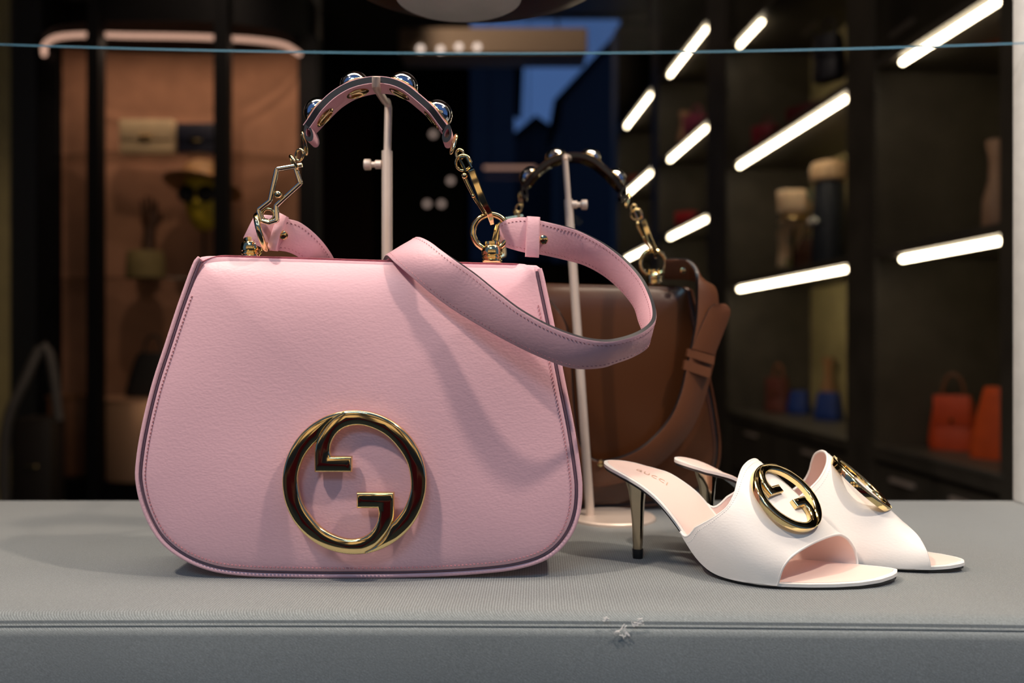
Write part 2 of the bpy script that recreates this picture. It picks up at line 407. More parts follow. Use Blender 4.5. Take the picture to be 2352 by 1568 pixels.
def emblem(parent, c, n, up, R, depth, mat_, standoff, domed=True):
    n = Vector(n).normalized(); up = Vector(up); up = (up-n*up.dot(n)).normalized(); right = up.cross(n)
    pts, wt = GO; n_ = len(pts); bv = 0.040
    for k in (1, -1):
        mtx = Matrix.Translation(Vector(c)+n*standoff) @ Matrix((right, up, n)).transposed().to_4x4()
        rings = []
        for (zz, ins) in ((0, 0.0), (depth-0.040*R, 0.0), (depth-0.024*R, 0.10), (depth-0.010*R, 0.40), (depth-0.003*R, 0.75), (depth, 1.15), (depth+0.008*R, 2.2)):
            ring = []
            for i in range(n_):
                p0, p1, p2 = Vector(pts[i-1]), Vector(pts[i]), Vector(pts[(i+1) % n_])
                d1, d2 = (p1-p0).normalized(), (p2-p1).normalized()
                nn = Vector((-d1.y, d1.x))+Vector((-d2.y, d2.x)); nn.normalize()
                m = 1/max(0.62, nn.dot(Vector((-d1.y, d1.x))))
                q = p1+nn*m*ins*bv*wt[i]
                ring.append(mtx @ Vector((q.x*R*k, q.y*R*k, zz)))
            rings.append(ring)
        b = MB(); vs = [p for r in rings for p in r]
        fs = [(a*n_+i, a*n_+(i+1) % n_, (a+1)*n_+(i+1) % n_, (a+1)*n_+i) for a in range(len(rings)-1) for i in range(n_)]
        fs += [tuple(range(n_)), tuple((len(rings)-1)*n_+q for q in range(n_))]
        b.add(vs, fs); b.build('emblem_letter', mat_, parent, angle=28)
TOPZ = L(850, 597).z
def make_bag(root, ml, ms, edge, thr, metal, stud, emb, depth, handle_m, full_stitch=True):
    outline = [L(*p) for p in BODY]
    out = smooth_path(outline, 220, closed=True)
    # ---- body with gusset
    b = MB(); n = len(out); rings = []
    cx = sum(p.x for p in out)/n; cz = sum(p.z for p in out)/n
    def yb(z): return depth*(0.42+0.58*max(0, 1-z/TOPZ))
    for (fy, ins) in ((0.0, 0.010), (0.0, 0.004), (0.03, 0.0012), (0.10, 0.0), (0.5, -0.0005), (0.90, 0.0), (0.97, 0.002), (1.0, 0.006)):
        ring = inset(out, ins)
        rings.append([Vector((p.x, 0.004+fy*(yb(p.z)-0.004), max(p.z, 0.0))) for p in ring])
    vs = [p for r in rings for p in r]
    fs = [(i*n+k, i*n+(k+1)%n, (i+1)*n+(k+1)%n, (i+1)*n+k) for i in range(len(rings)-1) for k in range(n)]
    vs += [Vector((cx, 0.004, cz)), Vector((cx, yb(cz)+0.004, cz))]
    fs += [(k, (k+1)%n, len(vs)-2) for k in range(n)] + [((len(rings)-1)*n+k, (len(rings)-1)*n+(k+1)%n, len(vs)-1) for k in range(n)]
    b.add(vs, fs); b.build('body', ml, root)
    # ---- side path (no top edge)
    side = [i for i in range(n) if out[i].z < TOPZ-0.004 or out[i].x < L(455,590).x or out[i].x > L(1236,612).x]
    start = next(i for i in range(n) if (i-1) % n not in side and i in side)
    order = [(start+k) % n for k in range(len(side))]
    pin = inset(out, 0.0016)
    b = MB(); b.tube([Vector((pin[i].x, 0.0026, pin[i].z+0.0004)) for i in order], 0.0019, 10); b.build('piping', ml, root)
    # ---- flap
    fo = inset(out, 0.0048)
    topw = []
    for p, q in zip(out, fo):
        w = 1.0 if (p.z > TOPZ-0.0035 and L(470,0).x < p.x < L(1230,0).x) else 0.0
        topw.append(w)
    for _ in range(3): topw = [(topw[i-1]+topw[i]*2+topw[(i+1)%n])/4 for i in range(n)]
    fo = [fo[i].lerp(out[i]+Vector((0,0,0.0008)), topw[i]) for i in range(n)]
    fcx, fcz = L(823,960).x, L(823,960).z
    def prof(t): return -0.0085*(1-t**3.2)-0.0015*(1-t**30)
    b = MB(); ts = [1.0, 0.997, 0.99, 0.98, 0.965, 0.94, 0.90, 0.85, 0.78, 0.70, 0.6, 0.5, 0.4, 0.3, 0.2, 0.1]
    vs = []
    wob = lambda x, z: 0.0007*math.sin(x*38+z*21+1)+0.0005*math.sin(z*47-x*29)
    def roll(x, z):
        dz = max(0.0, (L(470,586).z+(L(1230,607).z-L(470,586).z)*(x-L(470,0).x)/(L(1230,0).x-L(470,0).x))-z)
        hwid = L(1240,0).x-fcx+dz*0.34; e = abs(x-fcx+0.004)/hwid
        e = max(0.0, min(1.0, (0.99-e)/0.12)); return 0.0075*math.exp(-dz/0.011)*e*e*(3-2*e)
    for (yy, sc) in ((0.030*depth/0.075, 0.990), (0.012, 0.998), (0.005, 1.0)):
        for i in range(n):
            vs.append(Vector((fcx+(fo[i].x-fcx)*1.0, 0.0022+topw[i]*(yy-0.0022), fo[i].z-topw[i]*(0.0 if yy < 0.02 else 0.0006))))
    for t in ts:
        for i in range(n):
            x = fcx+(fo[i].x-fcx)*t; z = fcz+(fo[i].z-fcz)*t
            y = prof(t)+0.002*(1-topw[i]) if t > 0.99 else prof(t)+0.0004
            # roll over the top edge
            y += roll(x, z)
            y += wob(x, z)*(1-t**6)
            vs.append(Vector((x, y, z)))
    R_ = 3+len(ts)
    fs = [(i*n+k, i*n+(k+1)%n, (i+1)*n+(k+1)%n, (i+1)*n+k) for i in range(R_-1) for k in range(n)]
    vs.append(Vector((fcx, prof(0)+0.0004, fcz))); fs += [((R_-1)*n+k, (R_-1)*n+(k+1)%n, len(vs)-1) for k in range(n)]
    b.add(vs, fs); flap = b.build('flap', ml, root, angle=80)
    b = MB(); b.tube([Vector((fo[i].x, 0.0016, fo[i].z)) for i in order], 0.0011, 8); b.build('flap_edge', M['plum'] if ml is M['pink'] else edge, root)
    st = inset(out, 0.0086)
    path = []; nor = []
    for i in order[6:-6]:
        t = 0.965
        p = st[i]; r0 = Vector((p.x-fcx, 0, p.z-fcz)); rf = Vector((fo[i].x-fcx, 0, fo[i].z-fcz)); t = r0.length/rf.length
        path.append(Vector((p.x, prof(t)+0.0003+wob(p.x,p.z)*(1-t**6)-0.00045+roll(p.x,p.z)*0.92, p.z))); nor.append(Vector((0,-1,0)))
    tag(stitch_mesh(path, nor).build('stitching', thr, root, False), kind='stuff')
    # ---- swivel bases and rings
    for (X, yb_) in ((578, 592), (1130, 601)):
        c = L(X, yb_, 0.02); k = 0.00033
        b = MB()
        b.lathe([(0.0072,-0.001),(0.0076,0),(0.0076,0.0012),(0.0066,0.0016),(0.0066,0.0022),(0.0076,0.0026),(0.0076,0.0036),(0.0068,0.0040),(0.0068,0.0046),(0.0078,0.0052),(0.0080,0.0075),(0.0076,0.0105),(0.0066,0.0118),(0.0050,0.0120),(0.0050,0.0126),(0.0056,0.0130),(0.0056,0.0150),(0.0045,0.0158),(0.001,0.0158)], c, 28)
        b.build('swivel_base', metal, root)
    b = MB(); b.torus(L(1127, 533, 0.02), 0.0134, 0.0024, (0,1,0)); b.build('ring', metal, root)
    b = MB(); b.torus(L(601, 533, 0.006), 0.0128, 0.0022, (0.95, 0.12, 0.25)); b.build('ring', metal, root)
    # ---- left scissor clasp
    dd = -0.002
    b = MB()
    sqz = (1.0, 0.9)
    def poly(pts, r, d_=dd): b.tube([L(x, y, d_) for x, y in pts], r, 12, sq=(1.0, 1.0), ref=(0,1,0))
    def corner(pts, rnd=2.5):
        out_ = [pts[0]]
        for i in range(1, len(pts)-1):
            p, a, c_ = Vector(pts[i]), Vector(pts[i-1]), Vector(pts[i+1])
            out_ += [tuple(p+(a-p).normalized()*rnd), tuple(p+((a-p).normalized()+(c_-p).normalized())*rnd*0.25), tuple(p+(c_-p).normalized()*rnd)]
        return out_+[pts[-1]]
    arm1 = corner([(694,379),(636,389),(621,461),(594,482),(600,507),(618,512)])
    arm2 = corner([(678,382),(691,421),(634,473),(637,506),(618,512)])
    poly(arm1, 0.00165); poly(arm2, 0.00165, dd+0.0012)
    b.build('scissor_clasp', M['palegold'] if metal is M['gold'] else metal, root)
    b = MB(); b.sphere(L(639,447,dd-0.001), 0.0030); b.build('pivot_ball', metal, root)
    b = MB(); b.torus(L(616,493,dd+0.001), 0.0044, 0.0011, (0,1,0)); b.build('link', metal, root)
    b = MB(); b.torus(L(675,374,dd), 0.0042, 0.0012, (0.85,0.3,0.45), dirv=(0.3,0,-0.7), stretch=1.3); b.build('link', metal, root)
    b = MB(); b.torus(L(699,330,0.014), 0.0026, 0.0011, (0.9,0.5,0.25), dirv=(0.26,0,1), stretch=3.1); b.build('link', metal, root)
    b = MB(); b.torus(L(688,356,0.008), 0.0030, 0.0010, (0.3,1,0.1), dirv=(0.3,0,1), stretch=1.4); b.build('link', metal, root)
    # ---- right bar clasp
    b = MB()
    A, B_, C_, E_ = L(1082,391,dd+.003), L(1109,462,dd+.003), L(1124,489,dd+.005), L(1131,516,dd+0.012)
    st_ = [(A, .0024), (A.lerp(B_, .06), .0027), (B_, .0026), (C_, .0022), (C_.lerp(E_, .45)+Vector((0,-.001,0)), .0019), (E_, .0014)]
    vs = []
    for q, (p, hw_) in enumerate(st_):
        a_ = st_[max(q-1, 0)][0]; c_ = st_[min(q+1, len(st_)-1)][0]; t_ = (c_-a_); t_.y = 0; t_.normalize(); u_ = Vector((t_.z, 0, -t_.x))
        for (su, sy) in ((-1,-.75),(-.75,-1),(.75,-1),(1,-.75),(1,.75),(.75,1),(-.75,1),(-1,.75)): vs.append(p+u_*hw_*su+Vector((0, sy*hw_*0.9, 0)))
    b.add(vs, [(q*8+e, q*8+(e+1)%8, q*8+8+(e+1)%8, q*8+8+e) for q in range(len(st_)-1) for e in range(8)]+[tuple(range(8)), tuple((len(st_)-1)*8+e for e in range(8))])
    b.build('bar_clasp', metal, root, angle=20)
    b = MB(); b.tube([L(1065,404,dd+.006), L(1076,428,dd+.006), L(1090,456,dd+.006), L(1113,492,dd+.008)], [0.0018,0.0016,0.0013,0.0010], 10); b.sphere(L(1067,404,dd+.004), 0.0024); b.sphere(L(1087,450,dd+.004), 0.0016)
    b.build('clasp_lever', metal, root)
    b = MB(); b.torus(L(1064,374,dd+.005), 0.0056, 0.0011, (0.15,1,0.1)); b.build('link', metal, root)
    b = MB(); b.tube([L(1055,362,dd+.002), L(1070,360,dd+.002), L(1083,385,dd+.003)], 0.0011, 8); b.tube([L(1056,366,dd+.002), L(1070,394,dd+.004)], 0.0011, 8); b.build('link', metal, root)
    b = MB(); b.torus(L(1042,331,0.014), 0.0027, 0.0011, (0.9,0.4,-0.35), dirv=(-0.42,0,1), stretch=3.0); b.build('link', metal, root)
    b = MB(); b.torus(L(1056,354,dd+.006), 0.0028, 0.0011, (0.2,1,0), stretch=1.2); b.build('link', metal, root)
    # ---- handle
    arch = [(699,289),(711,275),(733,248),(763,219),(797,198),(831,187),(864,183),(898,187),(929,200),(959,223),(990,251),(1010,276),(1021,290)]
    hp = smooth_path([L(x, y, 0.005) for x, y in arch], 60)
    hw, ht = 0.027, 0.0062
    sec = [(0,-.5,0),(0,.5,0)]
    prof_ = [(-0.0, 0.44), (-0.0, 0.36), (0.0,-0.36), (0.0,-0.44), (0.0012,-0.5), (hw-0.0012,-0.5), (hw,-0.44),(hw,-0.36),(hw,0.36),(hw,0.44),(hw-0.0012,0.5),(0.0012,0.5)]
    b = MB(); vs = []; k = len(prof_)
    mi_of = {1: 1, 7: 1}
    frames = []
    for i, p in enumerate(hp):
        t = (hp[min(i+1,59)]-hp[max(i-1,0)]).normalized(); nrm = Vector((-t.z, 0, t.x)); frames.append((p, t, nrm))
        wfac = 1.0-0.35*max(0, abs(i-29.5)-22)/8
        for (yy, zz) in prof_: vs.append(p+nrm*zz*ht+Vector((0, hw/2+(yy-hw/2)*wfac, 0)))
    base = 0
    for j in range(k):
        fs = [(i*k+j, i*k+(j+1)%k, (i+1)*k+(j+1)%k, (i+1)*k+j) for i in range(59)]
        if j == 0:
            b.add(vs, fs, 0)
        else:
            for f in fs: b.f.append(list(f)); b.m.append(mi_of.get(j, 0))
    b.f.append(list(range(k))); b.m.append(1); b.f.append([59*k+j for j in range(k)]); b.m.append(1)
    b.build('handle', [handle_m, edge], root, angle=35)
    for X in (737, 815, 921, 1000):
        i = min(range(60), key=lambda q: abs(hp[q].x-L(X, 0, 0.018).x*0.985))
        p, t, nrm = frames[i]; c = p+nrm*ht*0.5+Vector((0, hw/2, 0))
        pr = [(0.0112*math.cos(a), 0.0104*math.sin(a)) for a in [math.radians(90*q/10) for q in range(10)]]+[(0.0002, 0.0104)]
        b = MB(); b.lathe([(0.0112,-0.001)]+pr, c, 32, nrm); so = b.build('dome_stud', stud, root)
        b = MB(); b.torus(c+nrm*0.0006, 0.0114, 0.0007, nrm); b.build('stud_rim', metal, so)
        b = MB(); c2 = p-nrm*ht*0.5+Vector((0, hw/2, 0))
        b.lathe([(0.0084,0.0002),(0.0088,-0.0008),(0.0078,-0.0012),(0.0066,-0.0004),(0.001,-0.0002)], c2, 28, nrm); b.build('stud_back', metal, so)
    for (X, y, lean) in ((708, 304, -0.15), (1027, 306, 0.15)):
        b = MB(); pts = []
        for i in range(28):
            a = 2*math.pi*i/28
            u, v = 10.5*math.cos(a)*(1-0.25*math.sin(a)), -21*math.sin(a)
            pts.append(L(X+u+v*lean*-1, y+v, 0.009))
        hwid = 0.020
        # closed band: outer/inner leather, dark edges
        m_ = len(pts); vs = []
        ctr = sum(pts, Vector())/m_
        for p in pts:
            q = ctr+(p-ctr)*0.50
            for (pp, yy) in ((p, 0), (p, hwid), (q, hwid), (q, 0)): vs.append(pp+Vector((0, yy, 0)))
        b.add(vs, [], 0)
        for i in range(m_):
            j = (i+1) % m_
            for e in range(4):
                b.f.append([i*4+e, i*4+(e+1)%4, j*4+(e+1)%4, j*4+e]); b.m.append(1 if e in (1, 3) else 0)
        b.build('handle_loop', [handle_m, edge], root, angle=35)
    if emb:
        c = L(823, 1099, 0.0)
        # the face leans with the flap
        emblem(root, Vector((c.x, -0.0135, c.z)), (0, -1, 0.0), (0,0,1), 164*D*0.985/F, 0.0045, M['gold'], 0.0)
def ribbon(sections, mk, th, n, mats, name, parent, stitch=None, thr=None, edge_in=0.0028, off=None):
    """sections: (topX, topY, botX, botY, ddtop, ddbot)"""
    A = smooth_path([mk(s[0], s[1], s[4]) for s in sections], n*3); B = smooth_path([mk(s[2], s[3], s[5]) for s in sections], n*3)
    # sample both at matching section parameter
    def par(pts, cnt):
        pts = [Vector(p) for p in pts]; m = len(pts); out = []
        for i in range(cnt):
            s = (m-1)*i/(cnt-1); k = min(int(s), m-2); t = s-k
            p0 = pts[k-1] if k > 0 else pts[0]*2-pts[1]; p3 = pts[k+2] if k+2 < m else pts[-1]*2-pts[-2]
            p1, p2 = pts[k], pts[k+1]
            out.append(0.5*((2*p1)+(p2-p0)*t+(2*p0-5*p1+4*p2-p3)*t*t+(3*p1-p0-3*p2+p3)*t**3))
        return out
    A = par([mk(s[0], s[1], s[4]) for s in sections], n); B = par([mk(s[2], s[3], s[5]) for s in sections], n)
    for _ in range(2):
        A = [A[0]]+[(A[i-1]+A[i]*2+A[i+1])/4 for i in range(1, n-1)]+[A[-1]]
        B = [B[0]]+[(B[i-1]+B[i]*2+B[i+1])/4 for i in range(1, n-1)]+[B[-1]]
    b = MB(); vs = []; N = []
    for i in range(n):
        w = (B[i]-A[i]).normalized(); t = ((A[min(i+1,n-1)]+B[min(i+1,n-1)])-(A[max(i-1,0)]+B[max(i-1,0)])).normalized()
        N.append(w.cross(t).normalized())
    e = 0.0005
    for i in range(n):
        w = (B[i]-A[i]).normalized(); a, c, u = A[i], B[i], N[i]*th/2
        for p in (a+u*0.75, a+w*e*1.5+u, a.lerp(c,.5)+u*1.12, c-w*e*1.5+u, c+u*0.75, c-u*0.75, c-w*e*1.5-u, a.lerp(c,.5)-u*1.12, a+w*e*1.5-u, a-u*0.75): vs.append(p)
    b.add(vs, [], 0); k = 10
    for i in range(n-1):
        for j in range(k):
            b.f.append([i*k+j, i*k+(j+1)%k, (i+1)*k+(j+1)%k, (i+1)*k+j]); b.m.append(1 if j in (4, 9) else 0)
    b.f.append(list(range(k))); b.m.append(1); b.f.append([(n-1)*k+j for j in range(k)]); b.m.append(1)
    o = b.build(name, mats, parent, angle=50, off=off)
    if stitch:
        s = MB()
        for side in (1, -1):
            for fr in (0, 1):
                path = []
                for i in range(n):
                    w = (B[i]-A[i]).normalized()
                    path.append((A[i]+w*edge_in if fr == 0 else B[i]-w*edge_in)+N[i]*side*(th*0.5*1.02))
                q = stitch_mesh(path, [v*side for v in N], 0.0016, 0.00032, 0.0030, 0.00006)
                base_ = len(s.v); s.v += q.v; s.f += [[i+base_ for i in f] for f in q.f]; s.m += q.m
        st = s.build('stitching', thr, o, False, off=off); tag(st, kind='stuff')
    return o, A, B, N

# ------------------------------------------------------------------ pink bag
pink = thing('handbag', 'large pink leather handbag with round gold emblem on its flap', 'handbag', ORG)
make_bag(pink, M['pink'], M['pink_strap'], M['navy'], M['thread'], M['gold'], M['silver'], True, 0.075, M['pink_strap'])
S = []
def sec(tx, ty, bx, by, dd, lean=0.0062): S.append((tx, ty, bx, by, dd-lean, dd+lean))
for s in [(1150,514,1152,562,.022,.001),(1170,503,1170,570,.018,.001),(1206,499,1205,580,.016,.001),(1245,507,1240,584,.020,.003),(1300,520,1298,596,.029),(1335,532,1346,610,.034),(1388,560,1394,637,.037),(1436,597,1432,671,.034),(1474,640,1459,706,.024),(1496,686,1470,740,.008),(1503,722,1482,772,-.010),(1494,744,1484,796,-.022),(1466,764,1452,817,-.032),(1428,777,1412,832,-.037),(1388,782,1375,843,-.039),(1335,774,1312,843,-.038),(1268,750,1238,817,-.035),(1201,714,1162,780,-.031),(1147,674,1100,745,-.027),(1094,631,1042,710,-.023),(1053,602,988,670,-.020),(1020,579,942,632,-.015,.004),(990,558,908,604,-.007,.003),(966,548,892,590,.004,.002),(955,552,884,596,.022,.001),(947,572,878,617,.040,.001),(935,630,868,672,.066,.001),(900,700,840,740,.088,.001),(850,722,815,752,.092,.001),(810,690,776,722,.084,.001),(786,640,745,668,.066,.001),(766,592,722,630,.047,.001),(742,556,700,603,.033,.001),(715,529,681,587,.026,.001),(688,510,660,578,.021,.001),(665,503,640,575,.018,.001),(642,497,612,572,.016,.001),(613,494,586,561,.015,.001),(588,496,562,548,.018,.001)]: sec(*s)
strap, SA, SB, SN = ribbon(S, lambda X, y, dd: L(X, y, dd), 0.0038, 420, [M['pink_strap'], M['navy']], 'shoulder_strap', pink, True, M['thread'])
def keeper(corners, th, m, parent, dd):
    # corners: (x,y) top-left, top-right, bottom-right, bottom-left
    b = MB(); vs = []
    tl, tr, br, bl = [L(x, y, dd) for x, y in corners]
    rows = 9
    for i in range(rows):
        s = i/(rows-1); a = tl.lerp(bl, s); c = tr.lerp(br, s)
        bulge = -0.0022*math.sin(math.pi*s)**0.5
        for p in (a+Vector((0,bulge+0.0009,0)), a.lerp(c,.12)+Vector((0,bulge,0)), a.lerp(c,.88)+Vector((0,bulge,0)), c+Vector((0,bulge+0.0009,0)), c+Vector((0,th,0)), a+Vector((0,th,0))): vs.append(p)
    b.add(vs, [], 0); k = 6
    for i in range(rows-1):
        for j in range(k):
            b.f.append([i*k+j, i*k+(j+1)%k, (i+1)*k+(j+1)%k, (i+1)*k+j]); b.m.append(0)
    b.f.append(list(range(k))); b.m.append(0); b.f.append([(rows-1)*k+j for j in range(k)]); b.m.append(0)
    return b.build('strap_keeper', m, parent, angle=60)
keeper([(1210,496),(1241,498),(1238,590),(1206,588)], 0.006, M['pink_strap'], strap, 0.0115)
keeper([(640,487),(659,497),(634,575),(612,573)], 0.006, M['pink_strap'], strap, 0.0105)
for (X, y, dd) in ((1248, 551, 0.016), (653, 541, 0.014)):
    b = MB(); b.lathe([(0.0015,0.004),(0.0015,0.0),(0.0028,-0.0012),(0.0036,-0.0028),(0.0030,-0.0046),(0.0004,-0.0054)], L(X, y, dd), 18, (0,1,0)); b.build('strap_stud', M['gold'], strap)
b = MB(); b.tube([L(1152,510,0.022), L(1143,520,0.022), L(1137,552,0.022)], [0.0016,0.0022,0.0026], 10, sq=(1,1)); b.build('strap_hook', M['gold'], strap)

# ------------------------------------------------------------------ brown bag
BD = 0.90; BORG = Vector((0.052, BD, 0))
brown = thing('handbag', 'brown leather handbag with dark studded handle standing behind the pink bag', 'handbag', BORG)
make_bag(brown, M['brown'], M['tan'], M['darkedge'], M['darkedge'], M['gold'], M['silver'], False, 0.055, M['tortoise'])
def Q(X, y, d): return P(X, y, BD+d)-BORG
S = []
for s in [(1530,594,1527,640,.004),(1560,594,1562,640,-.004),(1582,598,1590,642,-.010),(1600,622,1607,650,-.016),(1601,655,1640,660,-.020),(1601,695,1648,695,-.022),(1598,742,1650,748,-.023),(1587,800,1641,815,-.023),(1575,850,1630,866,-.023),(1562,905,1612,930,-.023),(1538,960,1583,992,-.023),(1500,1005,1533,1047,-.023),(1460,1035,1480,1086,-.023),(1410,1054,1418,1108,-.023),(1365,1055,1352,1112,-.023),(1332,1020,1298,1066,-.022),(1318,930,1274,945,-.020),(1312,830,1268,835,-.018),(1300,745,1256,765,-.016),(1262,690,1226,722,-.012),(1200,640,1180,690,-.004)]:
    S.append((s[0], s[1], s[2], s[3], s[4]-0.006, s[4]+0.005))
bstrap, _, _, _ = ribbon(S, Q, 0.0050, 200, [M['tan'], M['darkedge']], 'shoulder_strap', brown)
S = [(1588,800,1641,815,-.031,-.024),(1605,760,1660,766,-.031,-.024),(1622,722,1676,722,-.031,-.024),(1630,707,1673,705,-.031,-.024),(1642,698,1663,697,-.031,-.024)]
ribbon(S, Q, 0.0026, 40, [M['tan'], M['darkedge']], 'strap_tail', bstrap)
for (a, c, e, g) in (((1581,800),(1642,818),(1640,838),(1578,818)), ((1574,826),(1634,846),(1630,868),(1570,848))):
    b = MB(); p = [Q(*a,-.031), Q(*c,-.031), Q(*e,-.031), Q(*g,-.031)]
    bk = [v+Vector((0,0.009,0)) for v in p]
    b.hexa([p[3], p[2], bk[2], bk[3], p[0], p[1], bk[1], bk[0]]); b.build('strap_keeper', M['tan'], bstrap, False)
for (X, y) in ((1577,931),(1546,990),(1597,880)):
    b = MB(); b.lathe([(0.0022,0),(0.0020,0.0008),(0.0004,0.0008)], Q(X, y, -.0238), 14, (0,-1,0)); b.build('strap_hole', M['darkedge'], bstrap)
for (X, y, d_) in ((1567,622,-.014),(1378,1063,-.026)):
    b = MB(); b.lathe([(0.0016,0.004),(0.0016,0.0),(0.0030,-0.0014),(0.0036,-0.0030),(0.0028,-0.0048),(0.0004,-0.0056)], Q(X, y, d_), 16, (0,1,0)); b.build('strap_stud', M['gold'], bstrap)

# ------------------------------------------------------------------ bag stands
def stand(label, base_c, r_base, foot, joint, top, hook_path, r_low, r_up, screw_at, screw_dir, split):
    root = thing('bag_stand', label, 'stand', base_c)
    o = Vector(base_c)
    b = MB(); b.lathe([(r_base,0),(r_base,0.0022),(r_base-0.0015,0.0036),(0.001,0.0040)], o, 48); b.build('base', M['nickel'], root, off=o)
    b = MB(); b.tube([foot, joint], r_low, 20); b.build('pole', M['nickel'], root, off=o)
    b = MB(); b.tube([Vector(joint)-(Vector(joint)-Vector(foot)).normalized()*0.01, top], r_up, 16); b.build('extension_rod', M['nickel'], root, off=o)
    b = MB(); b.tube(smooth_path(hook_path, 24), r_up*0.95, 12); b.build('hook', M['nickel'], root, off=o)
    s = Vector(screw_at); d = Vector(screw_dir).normalized()
    b = MB(); b.lathe([(0.0018,0),(0.0040,0.0005),(0.0040,0.0055),(0.0026,0.0062),(0.0026,0.0092),(0.0046,0.0098),(0.0050,0.0108),(0.0050,0.0150),(0.0042,0.0158),(0.001,0.0160)], s, 18, d)
    b.build('thumb_screw', M['nickel'], root, off=o)
    return root
d1 = 0.775; c1 = P(889, 784, d1); c1.z = 0.0
top1 = P(892, 246, d1)
stand('thin metal bag stand holding up the handle of the pink bag', (c1.x, d1+0.01, 0), 0.052, (c1.x, d1, 0.003), P(889, 347, d1), top1,
      [top1, top1+Vector((-0.0006,-0.004,0.004)), P(884,232,0.755), P(868,207,0.668), P(864,199,0.648), P(864,190,0.641), P(864,176,0.6405)], 0.0048, 0.0033, P(877, 378, d1), (-1,0,0), 0)
d2 = 0.858
ft = P(1356, 1183, d2); ft.z = 0.003; jt = P(1305, 458, d2-0.004); tp = P(1298, 368, d2-0.006)
stand('thin leaning metal stand in front of the brown bag', (ft.x+0.022, d2, 0), 0.042, ft, jt, tp,
      [tp, tp+Vector((0,0.004,0.004)), P(1301,360,0.878), P(1306,362,0.905), P(1312,364,0.930)], 0.0043, 0.0031, P(1312, 470, d2-0.004), (1,0,0), 0)

# ------------------------------------------------------------------ mules
ZB = [(-0.028,.0725),(-0.018,.0700),(-0.008,.0668),(0.002,.0622),(0.012,.0562),(0.022,.0485),(0.032,.0380),(0.042,.0255),(0.052,.0130),(0.062,.0052),(0.074,.0012),(0.09,0.0),(0.12,0.0),(0.15,0.0),(0.175,0.0010),(0.194,.0030)]
NEAR = [(-0.0275,0.001),(-0.026,.008),(-0.022,.0145),(-0.014,.0215),(0.0,.0260),(0.02,.0270),(0.04,.0290),(0.055,.0345),(0.07,.0425),(0.085,.0500),(0.10,.0535),(0.115,.0525),(0.132,.0478),(0.15,.0405),(0.166,.0325),(0.18,.0215),(0.188,.011),(0.1915,.003),(0.192,-0.004)]
FAR = [(-0.0275,-0.001),(-0.014,-.0215),(0.0,-.0245),(0.02,-.0235),(0.04,-.0205),(0.055,-.0190),(0.07,-.0188),(0.085,-.0205),(0.10,-.0225),(0.115,-.0240),(0.132,-.0250),(0.15,-.0240),(0.166,-.0220),(0.18,-.0175),(0.188,-.0125),(0.1915,-.0080),(0.192,-0.004)]
SKEW = [(-.03,.05),(0,.18),(.02,.38),(.045,.48),(.08,.48),(.12,.2),(.15,0)]
def interp(tab, x):
    if x <= tab[0][0]: return tab[0][1]
    for (a, fa), (c, fc) in zip(tab, tab[1:]):
        if x <= c:
            return fa+(fc-fa)*(x-a)/(c-a)
    return tab[-1][1]
def zs0(a): return sum(interp(ZB, a+d*0.003) for d in (-2,-1,0,1,2))/5
def zsole(a, l=0.0):      # smoothed sole height; the arch side falls later than the outer side
    return zs0(a+interp(SKEW, a)*(l-0.028))
def near(a):
    return 0.0260*math.sqrt(max(0.0, 1-(a/0.0275)**2)) if a < 0 else interp(NEAR, a)
def far(a):
    return -0.0245*math.sqrt(max(0.0, 1-(a/0.0275)**2)) if a < 0 else interp(FAR, a)
BACK = [(.040,.0290,.0310),(.048,.0345,.0335),(.057,.040,.0385),(.068,.045,.046),(.077,.0455,.054),(.0815,.041,.0635),(.083,.034,.0725),(.0850,.026,.0798),(.0885,.017,.0838),(.092,.008,.0842),(.0935,0,.0808),(.092,-.0090,.0745),(.087,-.0160,.0660),(.078,-.0220,.0570),(.069,-.0240,.0505),(.060,-.0235,.0470),(.052,-.0230,.0450)]
MID = [(.078,.0465,.0055),(.083,.0535,.020),(.090,.0540,.034),(.098,.0480,.0455),(.105,.0385,.0535),(.112,.0265,.0585),(.118,.012,.0600),(.122,-.002,.0575),(.1225,-.0135,.049),(.119,-.0235,.035),(.112,-.0290,.019),(.105,-.0275,.006)]
FRNT = [(.111,.0515,.005),(.114,.0535,.014),(.120,.0500,.0225),(.130,.0385,.0285),(.140,.0240,.0315),(.148,.008,.0315),(.153,-.006,.0288),(.158,-.0135,.0242),(.162,-.0200,.0170),(.1645,-.0235,.0105),(.1645,-.0220,.0055)]
BACK, MID = [[(a, l*0.84 if l < 0 else l, z) for a, l, z in q] for q in (BACK, MID)]
